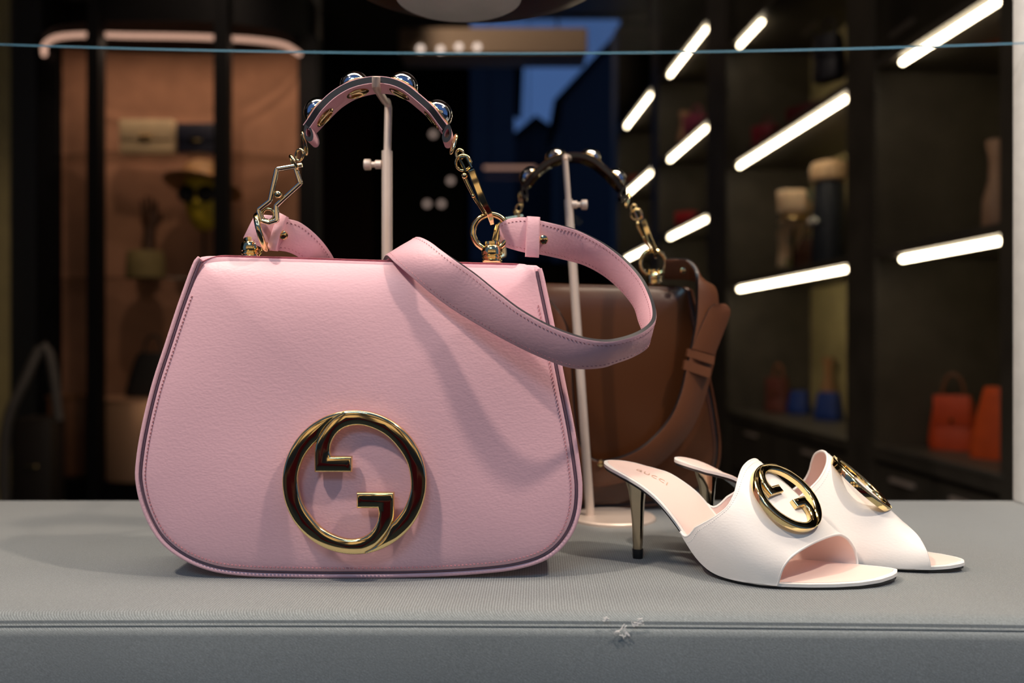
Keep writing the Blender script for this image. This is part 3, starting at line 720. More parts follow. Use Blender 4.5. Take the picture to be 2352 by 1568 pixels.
def make_shoe(root, sgn):
    off = lambda a, l, z: Vector((a, l*sgn, z))
    NS = 90
    st = [-0.0275+0.2195*(0.5-0.5*math.cos(math.pi*i/(NS-1))) for i in range(NS)]
    def slab(name, z0, z1, ins, m, crown=0.0):
        b = MB(); vs = []; C = 8
        a_lo, a_hi = -0.0275+ins, 0.192-ins
        for a0 in st:
            a = a_lo+(a0+0.0275)/0.2195*(a_hi-a_lo)
            n_, f_ = near(a0), far(a0)
            mid = (n_+f_)/2; hw = max((n_-f_)/2-ins, 0.0002)
            for c in range(C+1):
                s = -1+2*c/C; vs.append(off(a, mid+hw*s, zsole(a, mid+hw*s)+z1+crown*(1-s*s)-(0.0006 if abs(s) == 1 else 0)))
            for c in range(C, -1, -1):
                s = -1+2*c/C; vs.append(off(a, mid+hw*s*0.985, zsole(a, mid+hw*s)+z0))
        k = 2*(C+1)
        fs = [(i*k+j, i*k+(j+1)%k, (i+1)*k+(j+1)%k, (i+1)*k+j) for i in range(NS-1) for j in range(k)]
        fs += [tuple(range(k)), tuple((NS-1)*k+j for j in range(k))]
        b.add(vs, fs); return b.build(name, m, root, angle=50)
    slab('outsole', 0.0, 0.0021, 0.0006, M['sole'])
    slab('midsole', 0.0020, 0.0050, 0.0, M['white'])
    ins = slab('insole', 0.0044, 0.0055, 0.0026, M['insole'], 0.0)
    # foil lettering, bent to the insole
    cu = bpy.data.curves.new('lettering', 'FONT'); cu.body = 'GUCCI'; cu.size = 0.0072; cu.space_character = 1.25; cu.align_x = 'CENTER'; cu.align_y = 'CENTER'
    cu.resolution_u = 3
    fn = lambda co: Vector((0.0115+co.x, co.y, zsole(0.0115+co.x, co.y*sgn)+0.0058))
    tag(curve_to_mesh('lettering', cu, M['foil'], ins, None, fn), label='gold foil lettering')
    # heel: slim faceted taper
    b = MB(); prof = [(0.0,0.0034,0.0032),(0.012,0.0038,0.0036),(0.03,0.0047,0.0044),(0.045,0.0058,0.0054),(0.055,0.0072,0.0066),(0.060,0.0125,0.0115)]
    vs = []; kf = 12
    def ring(z, rx, ry, shift=0):
        out = []
        for q in range(kf):
            ang = 2*math.pi*q/kf; c, s = math.cos(ang), math.sin(ang)
            out.append(off(shift+math.copysign(abs(c)**0.7, c)*rx, math.copysign(abs(s)**0.7, s)*ry, z))
        return out
    for (z, rx, ry) in prof[1:-1]: vs += ring(z if z > 0.012 else 0.0075, rx, ry, -0.02*max(0,z-0.03))
    last = []
    for q in range(kf):
        ang = 2*math.pi*q/kf; c, s = math.cos(ang), math.sin(ang)
        a = -0.002+math.copysign(abs(c)**0.7, c)*0.0100; l = math.copysign(abs(s)**0.7, s)*0.0092
        last.append(off(a, l, zsole(a, l)+0.0004))
    vs += last
    R_ = len(vs)//kf
    b.add(vs, [(i*kf+q, i*kf+(q+1)%kf, (i+1)*kf+(q+1)%kf, (i+1)*kf+q) for i in range(R_-1) for q in range(kf)]+[tuple(range(kf)), tuple((R_-1)*kf+q for q in range(kf))])
    hl = b.build('heel', M['heel'], root, angle=28)
    b = MB(); vs = ring(0, 0.0040, 0.0038)+ring(0.0075, 0.0043, 0.0041)
    b.add(vs, [(q, (q+1)%kf, kf+(q+1)%kf, kf+q) for q in range(kf)]+[tuple(range(kf)), tuple(kf+q for q in range(kf))]); b.build('heel_tip', M['sole'], hl)
    # upper
    NV, NU = 64, 26
    c0, c1_, c2 = smooth_path(BACK, NV), smooth_path(MID, NV), smooth_path(FRNT, NV)
    grid = []
    for i in range(NU):
        s = i/(NU-1); row = []
        for v in range(NV):
            p = c0[v]*((s-.5)*(s-1)*2)+c1_[v]*(-4*s*(s-1))+c2[v]*(s*(s-.5)*2)
            fl = min(v, NV-1-v)/(NV-1)
            if fl < 0.10:    # keep the lower rim on the sole edge
                a = p.x; edge_l = near(a) if v < NV/2 else far(a)
                k = (1-fl/0.10)**1.5
                p = Vector((a, p.y+(edge_l*0.985-p.y)*k, p.z+(zsole(a, edge_l)+0.0030-p.z)*k))
            row.append(Vector((p.x, p.y*sgn, p.z)))
        grid.append(row)
    def nrm(i, v):
        a = grid[min(i+1,NU-1)][v]-grid[max(i-1,0)][v]; c = grid[i][min(v+1,NV-1)]-grid[i][max(v-1,0)]
        n_ = a.cross(c)*-sgn
        return n_.normalized()
    ctr = Vector((0.11, 0.01*sgn, 0.02))
    nn = [[nrm(i, v) for v in range(NV)] for i in range(NU)]
    s_ = 1 if nn[NU//2][NV//2].dot(grid[NU//2][NV//2]-ctr) > 0 else -1
    th = 0.0018
    def surf(name, o0, m, rim):
        b = MB(); vs = [grid[i][v]+nn[i][v]*s_*o0 for i in range(NU) for v in range(NV)]
        fs = [(i*NV+v, i*NV+v+1, (i+1)*NV+v+1, (i+1)*NV+v) for i in range(NU-1) for v in range(NV-1)]
        b.add(vs, fs)
        if rim:
            path = [grid[0][v]+nn[0][v]*s_*(o0-th/2) for v in range(NV)]; b.tube(path, th*0.62, 8)
            path = [grid[NU-1][v]+nn[NU-1][v]*s_*(o0-th/2) for v in range(NV)]; b.tube(path, th*0.62, 8)
        return b.build(name, m, root, angle=70)
    up = surf('upper', th, M['white'], True)
    surf('lining', 0.0, M['insole'], False)
    pb = [grid[1][v]+nn[1][v]*s_*(th+0.0001) for v in range(2, NV-2)]; q1 = stitch_mesh(pb, [nn[1][v]*s_ for v in range(2, NV-2)], 0.0011, 0.00022, 0.0019, 0.0)
    tag(q1.build('stitching', M['whitepaint'], up, False), kind='stuff')
    # emblem on the instep
    iu, iv = int(NU*0.47), int(NV*0.48)
    c = Vector((0.1125, 0.0215*sgn, 0.0565)) if sgn < 0 else Vector((0.1145, 0.0040, 0.0570)); n_ = (Vector((0.60, 0.42*sgn, 0.70)) if sgn < 0 else Vector((0.66, -0.06, 0.74))).normalized()
    rt = Vector((0.45, -0.75*sgn, 0.07)) if sgn < 0 else Vector((0.25, 0.87, -0.20)); rt = (rt-n_*rt.dot(n_)).normalized()
    emblem(root, c, n_, n_.cross(rt), 0.0290, 0.0046, M['gold'], 0.0042)
PAIR = 'pair of white mules'
O1 = Vector((0.1016, 0.703, 0)); A1 = math.atan2(-0.36, 0.933)
sh1 = thing('mule_sandal', 'white open-toe mule with gold emblem nearest the front edge', 'shoe', O1, A1, PAIR)
# local +y must run away from the camera for the far side, so the near side is local -y
make_shoe(sh1, -1)
O2 = Vector((0.1630, 0.7250, 0)); A2 = -math.radians(17.0)
sh2 = thing('mule_sandal', 'white open-toe mule standing behind the other mule, toe furthest right', 'shoe', O2, A2, PAIR)
make_shoe(sh2, 1)

# lint on the seam
for (X, y, k) in ((1432,1447,1.0),(1468,1430,0.8),(1392,1418,0.4),(2330,1440,0.4)):
    b = MB(); c = P(X, y, 0.552)
    for q in range(9):
        p0 = c+Vector((random.uniform(-1,1),-0.3,random.uniform(-1,1)))*0.0028*k
        b.tube(smooth_path([p0, p0+Vector((random.uniform(-1,1)*.003*k,-0.0008,random.uniform(-1,1)*.003*k)), p0+Vector((random.uniform(-1,1)*.004*k,-0.0003,random.uniform(-1,1)*.003*k))], 6), 0.00022, 5)
    o = b.build('lint', M['whitepaint']); tag(o, {1432:'larger tuft of white lint on the plinth front', 1468:'small tuft of white lint just on the plinth seam', 1392:'tiny lint speck left of the tufts', 2330:'tiny lint speck at the right end of the seam'}[X], 'lint')

# ------------------------------------------------------------------ glass shelf above
gs = thing('glass_shelf', 'clear glass shelf hanging above the bags with bright blue rear edge', 'shelf', (0, 0.75, 0.491))
zs = 0.4893; pts = []
NX = 40
for i in range(NX+1):
    x = -0.66+1.32*i/NX; pts.append((x, 0.9545-0.105*x*x-0.004*x))
vs = []; b = MB()
for (x, y) in pts: vs += [(x, 0.50, zs), (x, y-0.0005, zs), (x, y-0.0005, zs+0.0018), (x, 0.50, zs+0.0018)]
b.add(vs, [(i*4+j, i*4+(j+1)%4, (i+1)*4+(j+1)%4, (i+1)*4+j) for i in range(NX) for j in range(4)]+[(0,1,2,3), tuple(NX*4+j for j in range(4))])
b.build('glass_panel', M['glass'], gs, False, off=gs.location)
b = MB(); vs = []
for (x, y) in pts: vs += [(x, y-0.0004, zs), (x, y+0.0012, zs+0.0003), (x, y+0.0012, zs+0.0015), (x, y-0.0004, zs+0.0018)]
b.add(vs, [(i*4+j, i*4+(j+1)%4, (i+1)*4+(j+1)%4, (i+1)*4+j) for i in range(NX) for j in range(4)])
b.build('polished_edge', M['glassedge'], gs, True, off=gs.location)
for sx in (-0.55, 0.65):
    b = MB(); b.tube([(sx, 0.80, zs), (sx, 0.80, 1.40)], 0.003, 8); b.build('hanger_rod', M['nickel'], gs, off=gs.location)
pl = P(1062, 45, 0.866)
b = MB(); b.lathe([(0.056,0),(0.058,0.001),(0.058,0.006),(0.001,0.006)], (pl.x, 0.808, zs+0.0020), 48)
tag(b.build('stand_plate', M['whitepaint']), 'pale round plate on the glass shelf under the brown hat', 'plate')
ht = thing('hat', 'round dark brown leather hat seen from below on the glass shelf', 'hat', (-0.034, 0.772, zs+0.0082))
b = MB(); b.lathe([(0.06,0.0),(0.105,0.001),(0.122,0.004),(0.124,0.006),(0.120,0.0075),(0.07,0.004),(0.06,0.003)], (0,0,0), 56); b.build('brim', M['brown'], ht)
b = MB(); b.lathe([(0.064,0.003),(0.066,0.03),(0.060,0.065),(0.04,0.075),(0.001,0.076)], (0,0,0), 48); b.build('crown', M['brown'], ht)
b = MB(); b.lathe([(0.0665,0.005),(0.0675,0.006),(0.0675,0.018),(0.0665,0.019)], (0,0,0), 48, caps=False); b.build('hat_band', M['darkedge'], ht)
# white post at the right edge of the window
b = MB(); b.rbox(0.5485, 0.62, 0.925, 0.955, 0.0, 1.40, 0.003); struct('trim_3', b, M['whitepaint'], smooth=True)

# ------------------------------------------------------------------ shelving along the right wall
CA = 1.6; VX = 1059.0
vdir = Vector(((VX-1176)/F, 1, 0)); 
def tY(X): return F*CA/(X-VX)
ndir = Vector((1, 0.0585, 0)).normalized()
def C(t, w, z): return Vector((CA, 0, 0))+vdir*t+ndir*w+Vector((0,0,z))
def cbox(b, t0, t1, w0, w1, z0, z1, mi=0):
    b.hexa([C(t0,w0,z0), C(t0,w1,z0), C(t1,w1,z0), C(t1,w0,z0), C(t0,w0,z1), C(t0,w1,z1), C(t1,w1,z1), C(t1,w0,z1)], mi)
DEP = 0.55
bays = [  # t0, t1 (inner), shelves (strip heights), strip t-range
    ('shelving unit nearest the white post, with orange bags on its counter', 2.585, tY(2004), [0.478, 1.205], tY(2296), tY(2055), tY(1945)),
    ('widest shelving unit in the middle with two long light strips', tY(1944), tY(1668), [0.479, 1.200, 1.905], tY(1938), tY(1687), tY(1624)),
    ('narrow shelving unit beyond the widest one', tY(1623), tY(1512), [0.30, 0.985, 1.590, 2.250], tY(1615), tY(1530), tY(1496)),
    ('farthest shelving unit at the end of the right wall', tY(1495), tY(1418), [0.30, 0.985, 1.620, 2.290], tY(1490), tY(1432), tY(1405)),
]
for bi, (lab, t0, t1, shs, s0, s1, tp) in enumerate(bays):
    o = C(t0, 0, -0.95); u = thing('shelving_unit', lab, 'shelving', o)
    b = MB(); cbox(b, t0, t1, DEP-0.03, DEP, -0.95, 3.4); b.build('back_panel', M['olive'], u, False, off=o)
    b = MB(); cbox(b, t1, tp, 0.0, DEP, -0.95, 3.4); b.build('pilaster', M['oak'], u, False, off=o)
    if bi == 0:
        b = MB(); cbox(b, t0-0.06, t0, 0.0, DEP, -0.95, 3.4); b.build('pilaster', M['oak'], u, False, off=o)
    b = MB(); cbox(b, t0, t1, 0.0, DEP-0.031, -0.28, -0.235); b.build('counter', M['oak'], u, False, off=o)
    nd = 2 if bi < 2 else 1
    for q in range(nd):
        a0 = t0+(t1-t0)*q/nd+0.01; a1 = t0+(t1-t0)*(q+1)/nd-0.01
        for (z0, z1) in ((-0.58, -0.30), (-0.90, -0.60)):
            b = MB(); cbox(b, a0, a1, 0.02, 0.05, z0, z1); dr = b.build('drawer', M['oak'], u, False, off=o)
            b = MB(); cbox(b, (a0+a1)/2-0.08, (a0+a1)/2+0.08, 0.005, 0.019, z1-0.05, z1-0.035); b.build('handle', M['nickel'], dr, False, off=o)
    for z in shs:
        b = MB(); cbox(b, t0+0.002, t1-0.002, 0.0, DEP-0.031, z+0.016, z+0.05); sh = b.build('shelf', M['oak'], u, False, off=o)
        a0, a1 = (s0, s1)
        if bi == 1 and z > 1.8: a0 = tY(1738)
        b = MB(); b.tube([C(a0, 0.03, z), C(a1, 0.03, z)], 0.0105, 10); b.build('light_strip', M['strip'], sh, off=o)
    # beaded trim round the opening
    if bi == 0:
        b = MB()
        for q in range(110):
            z = -0.22+q*0.022; b.sphere(C(t1-0.02, 0.004, z), 0.011, 6, 4)
        for q in range(36): b.sphere(C(t1-0.04-q*0.022, 0.002, -0.228), 0.011, 6, 4)
        tag(b.build('beaded_trim', M['oak'], u, off=o), kind='stuff')
    if bi == 1:
        b = MB()
        for q in range(140): b.sphere(C(t1-0.03, 0.004, -0.22+q*0.022), 0.010, 6, 4)
        tag(b.build('beaded_trim', M['oak'], u, off=o), kind='stuff')

# ------------------------------------------------------------------ goods on the shelves
def cmat(name, col, r=0.5): return mat(name, col, r, 0, 0.10, 20)
def onshelf(X, w, z):
    """a point of the shelving whose sight line falls on picture column X, set back w from the front"""
    # solve x/y of C(t,w) for the column
    k = (X-1176)/F
    c0 = Vector((CA,0,0))+ndir*w
    t = (c0.x-k*c0.y)/(k-vdir.x)
    return C(t, w, z)
FACE = math.atan2(-1, -0.0585) # goods face the aisle (local -y outwards)
def small_bag(name, label, cat, loc, w, h, dp, m, hm, rz, handle=True, taper=0.8, group=None, flap=True):
    r = thing(name, label, cat, loc, rz, group)
    b = MB(); vs = []; NZ = 8; K = 20
    for i in range(NZ):
        s = i/(NZ-1); wd = w/2*(1+(taper-1)*s)*(1-0.10*(1-min(1,s*6)))*(1-0.10*max(0,s*6-5)); dd = dp/2*(1-0.45*s)*(1-0.12*(1-min(1,s*6)))
        for k in range(K):
            a = 2*math.pi*k/K; c, q = math.cos(a), math.sin(a)
            vs.append((math.copysign(abs(c)**0.5, c)*wd, math.copysign(abs(q)**0.5, q)*dd, h*s))
    b.add(vs, [(i*K+k, i*K+(k+1)%K, (i+1)*K+(k+1)%K, (i+1)*K+k) for i in range(NZ-1) for k in range(K)]+[tuple(range(K)), tuple((NZ-1)*K+k for k in range(K))])
    b.build('body', m, r, angle=60)
    if flap:
        b = MB(); b.rbox(-w*taper*0.49, w*taper*0.49, -dp*0.44, -dp*0.30, h*0.45, h*1.01, min(dp*0.05, 0.006)); b.build('flap', m, r)
        b = MB(); b.lathe([(0.008,0),(0.010,0.002),(0.008,0.005),(0.001,0.005)], (0, -dp*0.44, h*0.55), 12, (0,-1,0)); b.build('clasp', M['gold'], r)
    if handle:
        b = MB(); b.tube([(w*0.30*taper*math.cos(math.pi*q/14), 0, h*0.97+h*0.42*math.sin(math.pi*q/14)) for q in range(15)], h*0.03, 8); b.build('handle', hm, r)
    return r
WR = -math.pi/2+0.0585   # faces the aisle: local -y -> -x
def put(name, label, cat, X, w_, z, ww, hh, dp, col, hcol=None, rot=0, **kw):
    m = cmat('goods_'+str(len(bpy.data.materials)), col); hm = cmat('goods_'+str(len(bpy.data.materials)), hcol) if hcol else m
    return small_bag(name, label, cat, onshelf(X, w_, z), ww, hh, dp, m, hm, WR+rot, **kw)
ZC = -0.2345
put('handbag', 'bright orange bag with dark handle on the counter of the nearest shelving unit', 'handbag', 2190, 0.27, ZC, 0.18, 0.205, 0.11, (0.55,0.060,0.010), (0.16,0.06,0.025), 0.9, taper=0.72)
put('handbag', 'orange bag cut off by the white post at right', 'handbag', 2288, 0.27, ZC, 0.18, 0.25, 0.11, (0.62,0.085,0.014), None, 0.6, taper=0.4, handle=False, flap=False)
put('handbag', 'small blue bag on the counter, left of the other blue bag', 'handbag', 1836, 0.32, ZC, 0.13, 0.13, 0.11, (0.008,0.035,0.20), (0.10,0.12,0.24), 0.7, taper=0.75, group='blue bags on the counter', flap=False, handle=False)
put('handbag', 'larger blue bag on the counter beside the pilaster', 'handbag', 1904, 0.32, ZC, 0.15, 0.145, 0.12, (0.008,0.035,0.20), (0.10,0.12,0.24), 0.7, taper=0.75, group='blue bags on the counter', flap=False, handle=False)
put('handbag', 'maroon bag with tall handle left of the blue bags', 'handbag', 1788, 0.24, ZC, 0.15, 0.20, 0.12, (0.14,0.040,0.030), (0.24,0.075,0.025), 0.6, taper=0.7)
put('handbag', 'dark red bag on the top shelf of the widest unit', 'handbag', 1868, 0.20, 1.2505, 0.30, 0.13, 0.16, (0.10,0.006,0.008), (0.02,0.005,0.006), 0.5, handle=False)
put('handbag', 'small crimson bag on the shelf left of the dark red bag', 'handbag', 1762, 0.10, 1.2505, 0.17, 0.12, 0.12, (0.26,0.012,0.03), (0.16,0.01,0.02), 0.6)
put('handbag', 'pink bag with loop handle on the narrow unit', 'handbag', 1600, 0.14, 1.6405, 0.20, 0.20, 0.14, (0.30,0.05,0.11), None, 0.6)
put('handbag', 'round red bag on the narrow unit below the pink one', 'handbag', 1580, 0.16, 1.0355, 0.20, 0.14, 0.14, (0.42,0.02,0.03), None, 0.7, handle=False)
put('handbag', 'coral bag on the farthest unit', 'handbag', 1467, 0.14, 1.6705, 0.26, 0.13, 0.15, (0.40,0.08,0.05), None, 0.6, handle=False)
put('handbag', 'dark brown basket bag under the draped scarf', 'handbag', 1868, 0.30, 0.5295, 0.20, 0.19, 0.14, (0.06,0.020,0.010), (0.16,0.08,0.03), 0.5, taper=0.95)
# tan bottle-like vases
def vase(label, X, w_, z, h, r, col):
    rt = thing('vase', label, 'vase', onshelf(X, w_, z)); m = cmat('goods_'+str(len(bpy.data.materials)), col)
    b = MB(); b.lathe([(r*.7,0),(r,h*.15),(r*.95,h*.4),(r*.55,h*.62),(r*.5,h*.8),(r*.72,h*.97),(r*.66,h),(r*.4,h*.96),(0.001,h*.9)], (0,0,0), 20); b.build('body', m, rt)
    b = MB(); b.torus((0,0,h*.99), r*.66, r*.07, (0,0,1)); b.build('rim', m, rt)
vase('slender tan vase beside the pink bag on the narrow unit', 1572, 0.12, 1.6405, 0.30, 0.055, (0.42,0.22,0.13))
vase('small tan vase behind the blue bags on the counter', 1903, 0.46, ZC, 0.32, 0.045, (0.30,0.15,0.06))
vase('pale ribbed vase half hidden at the right end of the nearest unit', 2290, 0.30, 0.5285, 0.36, 0.05, (0.30,0.18,0.12))
# scarf draped on a stand (widest unit, middle shelf)
sc = thing('draped_scarf', 'cream silk scarf with green and teal print draped over a stand', 'scarf', onshelf(1822, 0.10, 0.5295))
def scarfmat():
    m, nt, b_ = nodes('printed_silk'); tc = nt.nodes.new('ShaderNodeTexCoord'); nz = nt.nodes.new('ShaderNodeTexNoise'); nz.inputs['Scale'].default_value = 11
    nt.links.new(tc.outputs['Object'], nz.inputs['Vector']); cr = nt.nodes.new('ShaderNodeValToRGB'); e = cr.color_ramp.elements
    e[0].position = 0.32; e[0].color = (0.06,0.20,0.20,1); e[1].position = 0.44; e[1].color = (0.75,0.52,0.32,1)
    q = e.new(0.62); q.color = (0.80,0.60,0.42,1); q = e.new(0.70); q.color = (0.20,0.24,0.06,1)
    nt.links.new(nz.outputs['Fac'], cr.inputs['Fac']); nt.links.new(cr.outputs['Color'], b_.inputs['Base Color']); b_.inputs['Roughness'].default_value = 0.45
    return m
SM = scarfmat()
b = MB(); spine = smooth_path([(0.0,0.06,0.40),(0.0,0.02,0.42),(0,-0.02,0.40),(0,-0.03,0.32),(0,0.0,0.27),(0,0.06,0.20),(0,0.11,0.12),(0,0.13,0.04)], 40)
vs = []; K = 16
for i, p in enumerate(spine):
    s = i/39; wd = 0.075*(0.75+0.5*math.sin(math.pi*min(1, s*1.2)))*(0.55 if 0.40 < s < 0.47 else 1)*(1-0.35*s)
    for k in range(K):
        a = 2*math.pi*k/K; fold = 1+0.18*math.sin(5*a+s*4)
        vs.append(Vector(p)+Vector((math.cos(a)*wd*fold, math.sin(a)*wd*0.55*fold, 0)))
b.add(vs, [(i*K+k, i*K+(k+1)%K, (i+1)*K+(k+1)%K, (i+1)*K+k) for i in range(39) for k in range(K)]+[tuple(range(K)), tuple(39*K+k for k in range(K))])
b.build('scarf_cloth', SM, sc)
b = MB(); b.torus((0,0.0,0.285), 0.055, 0.012, (0,-0.3,1)); b.build('scarf_ring', M['gold'], sc)
b = MB(); b.lathe([(0.05,0),(0.05,0.008),(0.008,0.012),(0.006,0.40)], (0,0.0,0), 16); b.build('stand', M['black'], sc)
# bucket bag with pale cuff beside it
bk = thing('bucket_bag', 'tall dark navy bucket bag with pale folded top beside the scarf', 'handbag', onshelf(1905, 0.18, 0.5295), WR)
mnavy = cmat('dark_navy_leather', (0.022,0.028,0.040)); mcuff = cmat('pale_peach_lining', (0.72,0.48,0.28))
b = MB(); b.lathe([(0.075,0.0),(0.085,0.02),(0.080,0.25),(0.070,0.40),(0.065,0.42)], (0,0,0), 24); b.build('body', mnavy, bk)
b = MB(); b.lathe([(0.067,0.415),(0.088,0.425),(0.092,0.47),(0.080,0.505),(0.05,0.515),(0.001,0.512)], (0,0,0), 24); b.build('cuff', mcuff, bk)
for q in range(5):
    b = MB(); b.sphere((-0.05+0.025*q, -0.082, 0.215+0.012*(q % 2)), 0.013, 12, 8); b.build('charm', M['silver'], bk)
# bag with silver chain on the upper shelf
cb = put('handbag', 'black bag with a hanging silver chain on the upper shelf', 'handbag', 1905, 0.10, 1.3805, 0.16, 0.20, 0.10, (0.02,0.02,0.035), None, 0.5)
for q in range(8):
    b = MB(); b.torus((-0.03+0.004*(q % 2), -0.06, 0.20-0.024*q), 0.013, 0.004, (1, 0, 0) if q % 2 else (0, 1, 0), 16, 6); b.build('chain_link', M['silver'], cb)

# ------------------------------------------------------------------ rounded vitrine on the left
VY = 4.20
vo = Vector((P(420,784,4.4).x, 4.4, -0.95))
vt = thing('display_case', 'tall rounded display case with terracotta back wall and glowing ring at its top', 'display case', vo)
xl, xr = P(150,0,4.55).x, P(690,0,4.55).x
b = MB(); NB = 24; vs = []
for i in range(NB+1):
    s = -1+2*i/NB; x = (xl+xr)/2+(xr-xl)/2*s; y = 4.62-0.10*s*s
    vs += [(x, y, -0.95), (x, y, 1.75), (x, y+0.03, 1.75), (x, y+0.03, -0.95)]
b.add(vs, [(i*4+j, i*4+(j+1)%4, (i+1)*4+(j+1)%4, (i+1)*4+j) for i in range(NB) for j in range(4)]+[(0,1,2,3), tuple(NB*4+j for j in range(4))])
b.build('back_wall', M['niche'], vt, off=vo)
ringp = smooth_path([P(102,126,4.50), P(103,104,4.38), P(130,86,4.25), P(200,80,4.19), P(300,82,4.17), P(420,84,4.17), P(520,88,4.19), P(600,94,4.25), P(655,104,4.34), P(688,124,4.48)], 60)
b = MB(); b.tube(ringp, 0.013, 10); b.build('light_ring', M['ring'], vt, off=vo)
zt = 1.70
b = MB(); vs = []
for p in ringp: vs += [(p.x, p.y-0.02, zt), (p.x, 4.70, zt), (p.x, 4.70, zt+0.35), (p.x, p.y-0.02, zt+0.35)]
b.add(vs, [(i*4+j, i*4+(j+1)%4, (i+1)*4+(j+1)%4, (i+1)*4+j) for i in range(59) for j in range(4)]+[(0,1,2,3), tuple(59*4+j for j in range(4))])
b.build('canopy', M['black'], vt, off=vo)
b = MB(); vs = []
for p in ringp: vs += [(p.x, p.y, -0.95), (p.x, 4.60, -0.95), (p.x, 4.60, -0.495), (p.x, p.y, -0.495)]
b.add(vs, [(i*4+j, i*4+(j+1)%4, (i+1)*4+(j+1)%4, (i+1)*4+j) for i in range(59) for j in range(4)]+[(0,1,2,3), tuple(59*4+j for j in range(4))])
b.build('base', M['black'], vt, off=vo)
for (X0, X1) in ((208, 236), (497, 529)):
    x0, x1 = P(X0,0,VY-0.06).x, P(X1,0,VY-0.06).x
    b = MB(); b.box(x0, x1, VY-0.10, VY-0.03, -0.95, 2.05); b.build('post', M['black'], vt, False, off=vo)
for (X0, X1) in ((100, 148), (692, 735)):
    x0, x1 = P(X0,0,4.56).x, P(X1,0,4.56).x
    b = MB(); b.box(x0, x1, 4.49, 4.60, -0.95, 1.75); b.build('post', M['black'], vt, False, off=vo)
M['vglass'] = thin_glass('smoky_shelf_glass', (0.80, 0.80, 0.78))
for z in (1.105, 0.490):
    b = MB(); vs = []
    for i in range(NB+1):
        s = -1+2*i/NB; x = (xl+xr)/2+(xr-xl)/2*s*0.97; vs += [(x, 4.22+0.16*s*s, z-0.012), (x, 4.515, z-0.012), (x, 4.515, z), (x, 4.22+0.16*s*s, z)]
    b.add(vs, [(i*4+j, i*4+(j+1)%4, (i+1)*4+(j+1)%4, (i+1)*4+j) for i in range(NB) for j in range(4)]+[(0,1,2,3), tuple(NB*4+j for j in range(4))])
    b.build('glass_shelf', M['vglass'], vt, False, off=vo)
area('case_lamp', (vo.x, 4.28, 1.66), (vo.x, 4.60, 0.2), 3.0, (1.0, 0.72, 0.52), 1.0, 0.06)
# goods in the case
def clutch(label, X0, X1, y0, y1, d, m, z, dark=False):
    p0, p1 = P(X0, y1, d), P(X1, y0, d); w = p1.x-p0.x; h = p1.z-p0.z
    r = thing('clutch_bag', label, 'handbag', ((p0.x+p1.x)/2, d, z))
    b = MB(); b.rbox(-w/2, w/2, -0.03, 0.03, 0, h, 0.012); b.build('body', m, r)
    b = MB(); b.rbox(-w/2+0.004, w/2-0.004, -0.042, -0.026, h*0.42, h*0.99, 0.006); b.build('flap', m, r)
    b = MB(); b.rbox(-0.03, 0.03, -0.050, -0.040, h*0.40, h*0.52, 0.003); b.build('clasp', M['gold'], r)
cream = cmat('cream_quilted_leather', (0.62,0.47,0.28))
clutch('cream clutch with bow clasp on the upper glass shelf', 280, 404, 276, 356, 4.36, cream, 1.1055)
clutch('dark navy clutch on the upper glass shelf beside the cream one', 410, 500, 285, 356, 4.36, cmat('ink_leather', (0.010,0.012,0.030)), 1.1055)
# carved wooden hand on a plinth
hd = thing('hand_sculpture', 'carved brown wooden hand standing upright on a mossy plinth', 'sculpture', Vector((P(344,0,4.36).x, 4.36, 0.4905+0.135)))
wood = cmat('carved_walnut', (0.055,0.020,0.006))
b = MB(); k = 1.0
b.tube([(-0.005,0,0),(-0.003,0,0.08),(0,0,0.13)], [0.036,0.030,0.032], 14)
b.tube([(0,0,0.12),(0,0,0.15),(0.0,0,0.19)], [0.032,0.042,0.038], 14, sq=(0.45,1.0), ref=(0,1,0))
b.build('palm', wood, hd)
for (x0, l, ln) in ((-0.030,0.07,-0.16),(-0.010,0.092,-0.05),(0.010,0.088,0.05),(0.029,0.066,0.15)):
    b = MB(); b.tube([(x0,0,0.175),(x0+ln*l*0.5,-0.002,0.185+l*0.5),(x0+ln*l*0.8,-0.012,0.185+l)], [0.0105,0.0095,0.006], 10); b.build('finger', wood, hd)
b = MB(); b.tube([(0.034,0,0.135),(0.056,-0.004,0.165),(0.060,-0.010,0.195)], [0.013,0.011,0.007], 10); b.build('thumb', wood, hd)
b = MB(); b.lathe([(0.092,0),(0.095,0.01),(0.090,0.12),(0.085,0.135),(0.001,0.135)], (hd.location.x-0.02, 4.36, 0.4905), 20)
tag(b.build('plinth', cmat('mossy_stone', (0.20,0.15,0.055), 0.8)), 'mossy round plinth under the wooden hand', 'plinth')
# mannequin head with hat and sunglasses
mh = thing('mannequin_head', 'yellow mannequin head hanging beside the right post of the case', 'mannequin', Vector((P(468,0,4.38).x, 4.38, 0.4905)))
yel = cmat('mustard_yellow', (0.52,0.38,0.02))
b = MB(); b.lathe([(0.05,0),(0.05,0.006),(0.008,0.010),(0.008,0.25)], (0,0,0), 16); b.build('stand', M['black'], mh)
b = MB(); b.lathe([(0.02,0.24),(0.05,0.26),(0.075,0.31),(0.095,0.38),(0.10,0.44),(0.09,0.50),(0.05,0.545),(0.001,0.56)], (0,0,0), 24); b.build('head', yel, mh)
b = MB(); b.sphere((0,-0.095,0.37), 0.016, 10, 8); b.build('nose', yel, mh)
ch = mh.location
h2 = thing('sun_hat', 'tan wide-brimmed hat on the yellow mannequin head', 'hat', ch+Vector((0,0,0.475)))
tanst = cmat('tan_straw', (0.52,0.28,0.11))
b = MB(); b.lathe([(0.101,0.0),(0.19,-0.02),(0.195,-0.016),(0.102,0.008)], (0,0,0), 28, (0.12,0.25,1), caps=False); b.build('brim', tanst, h2)
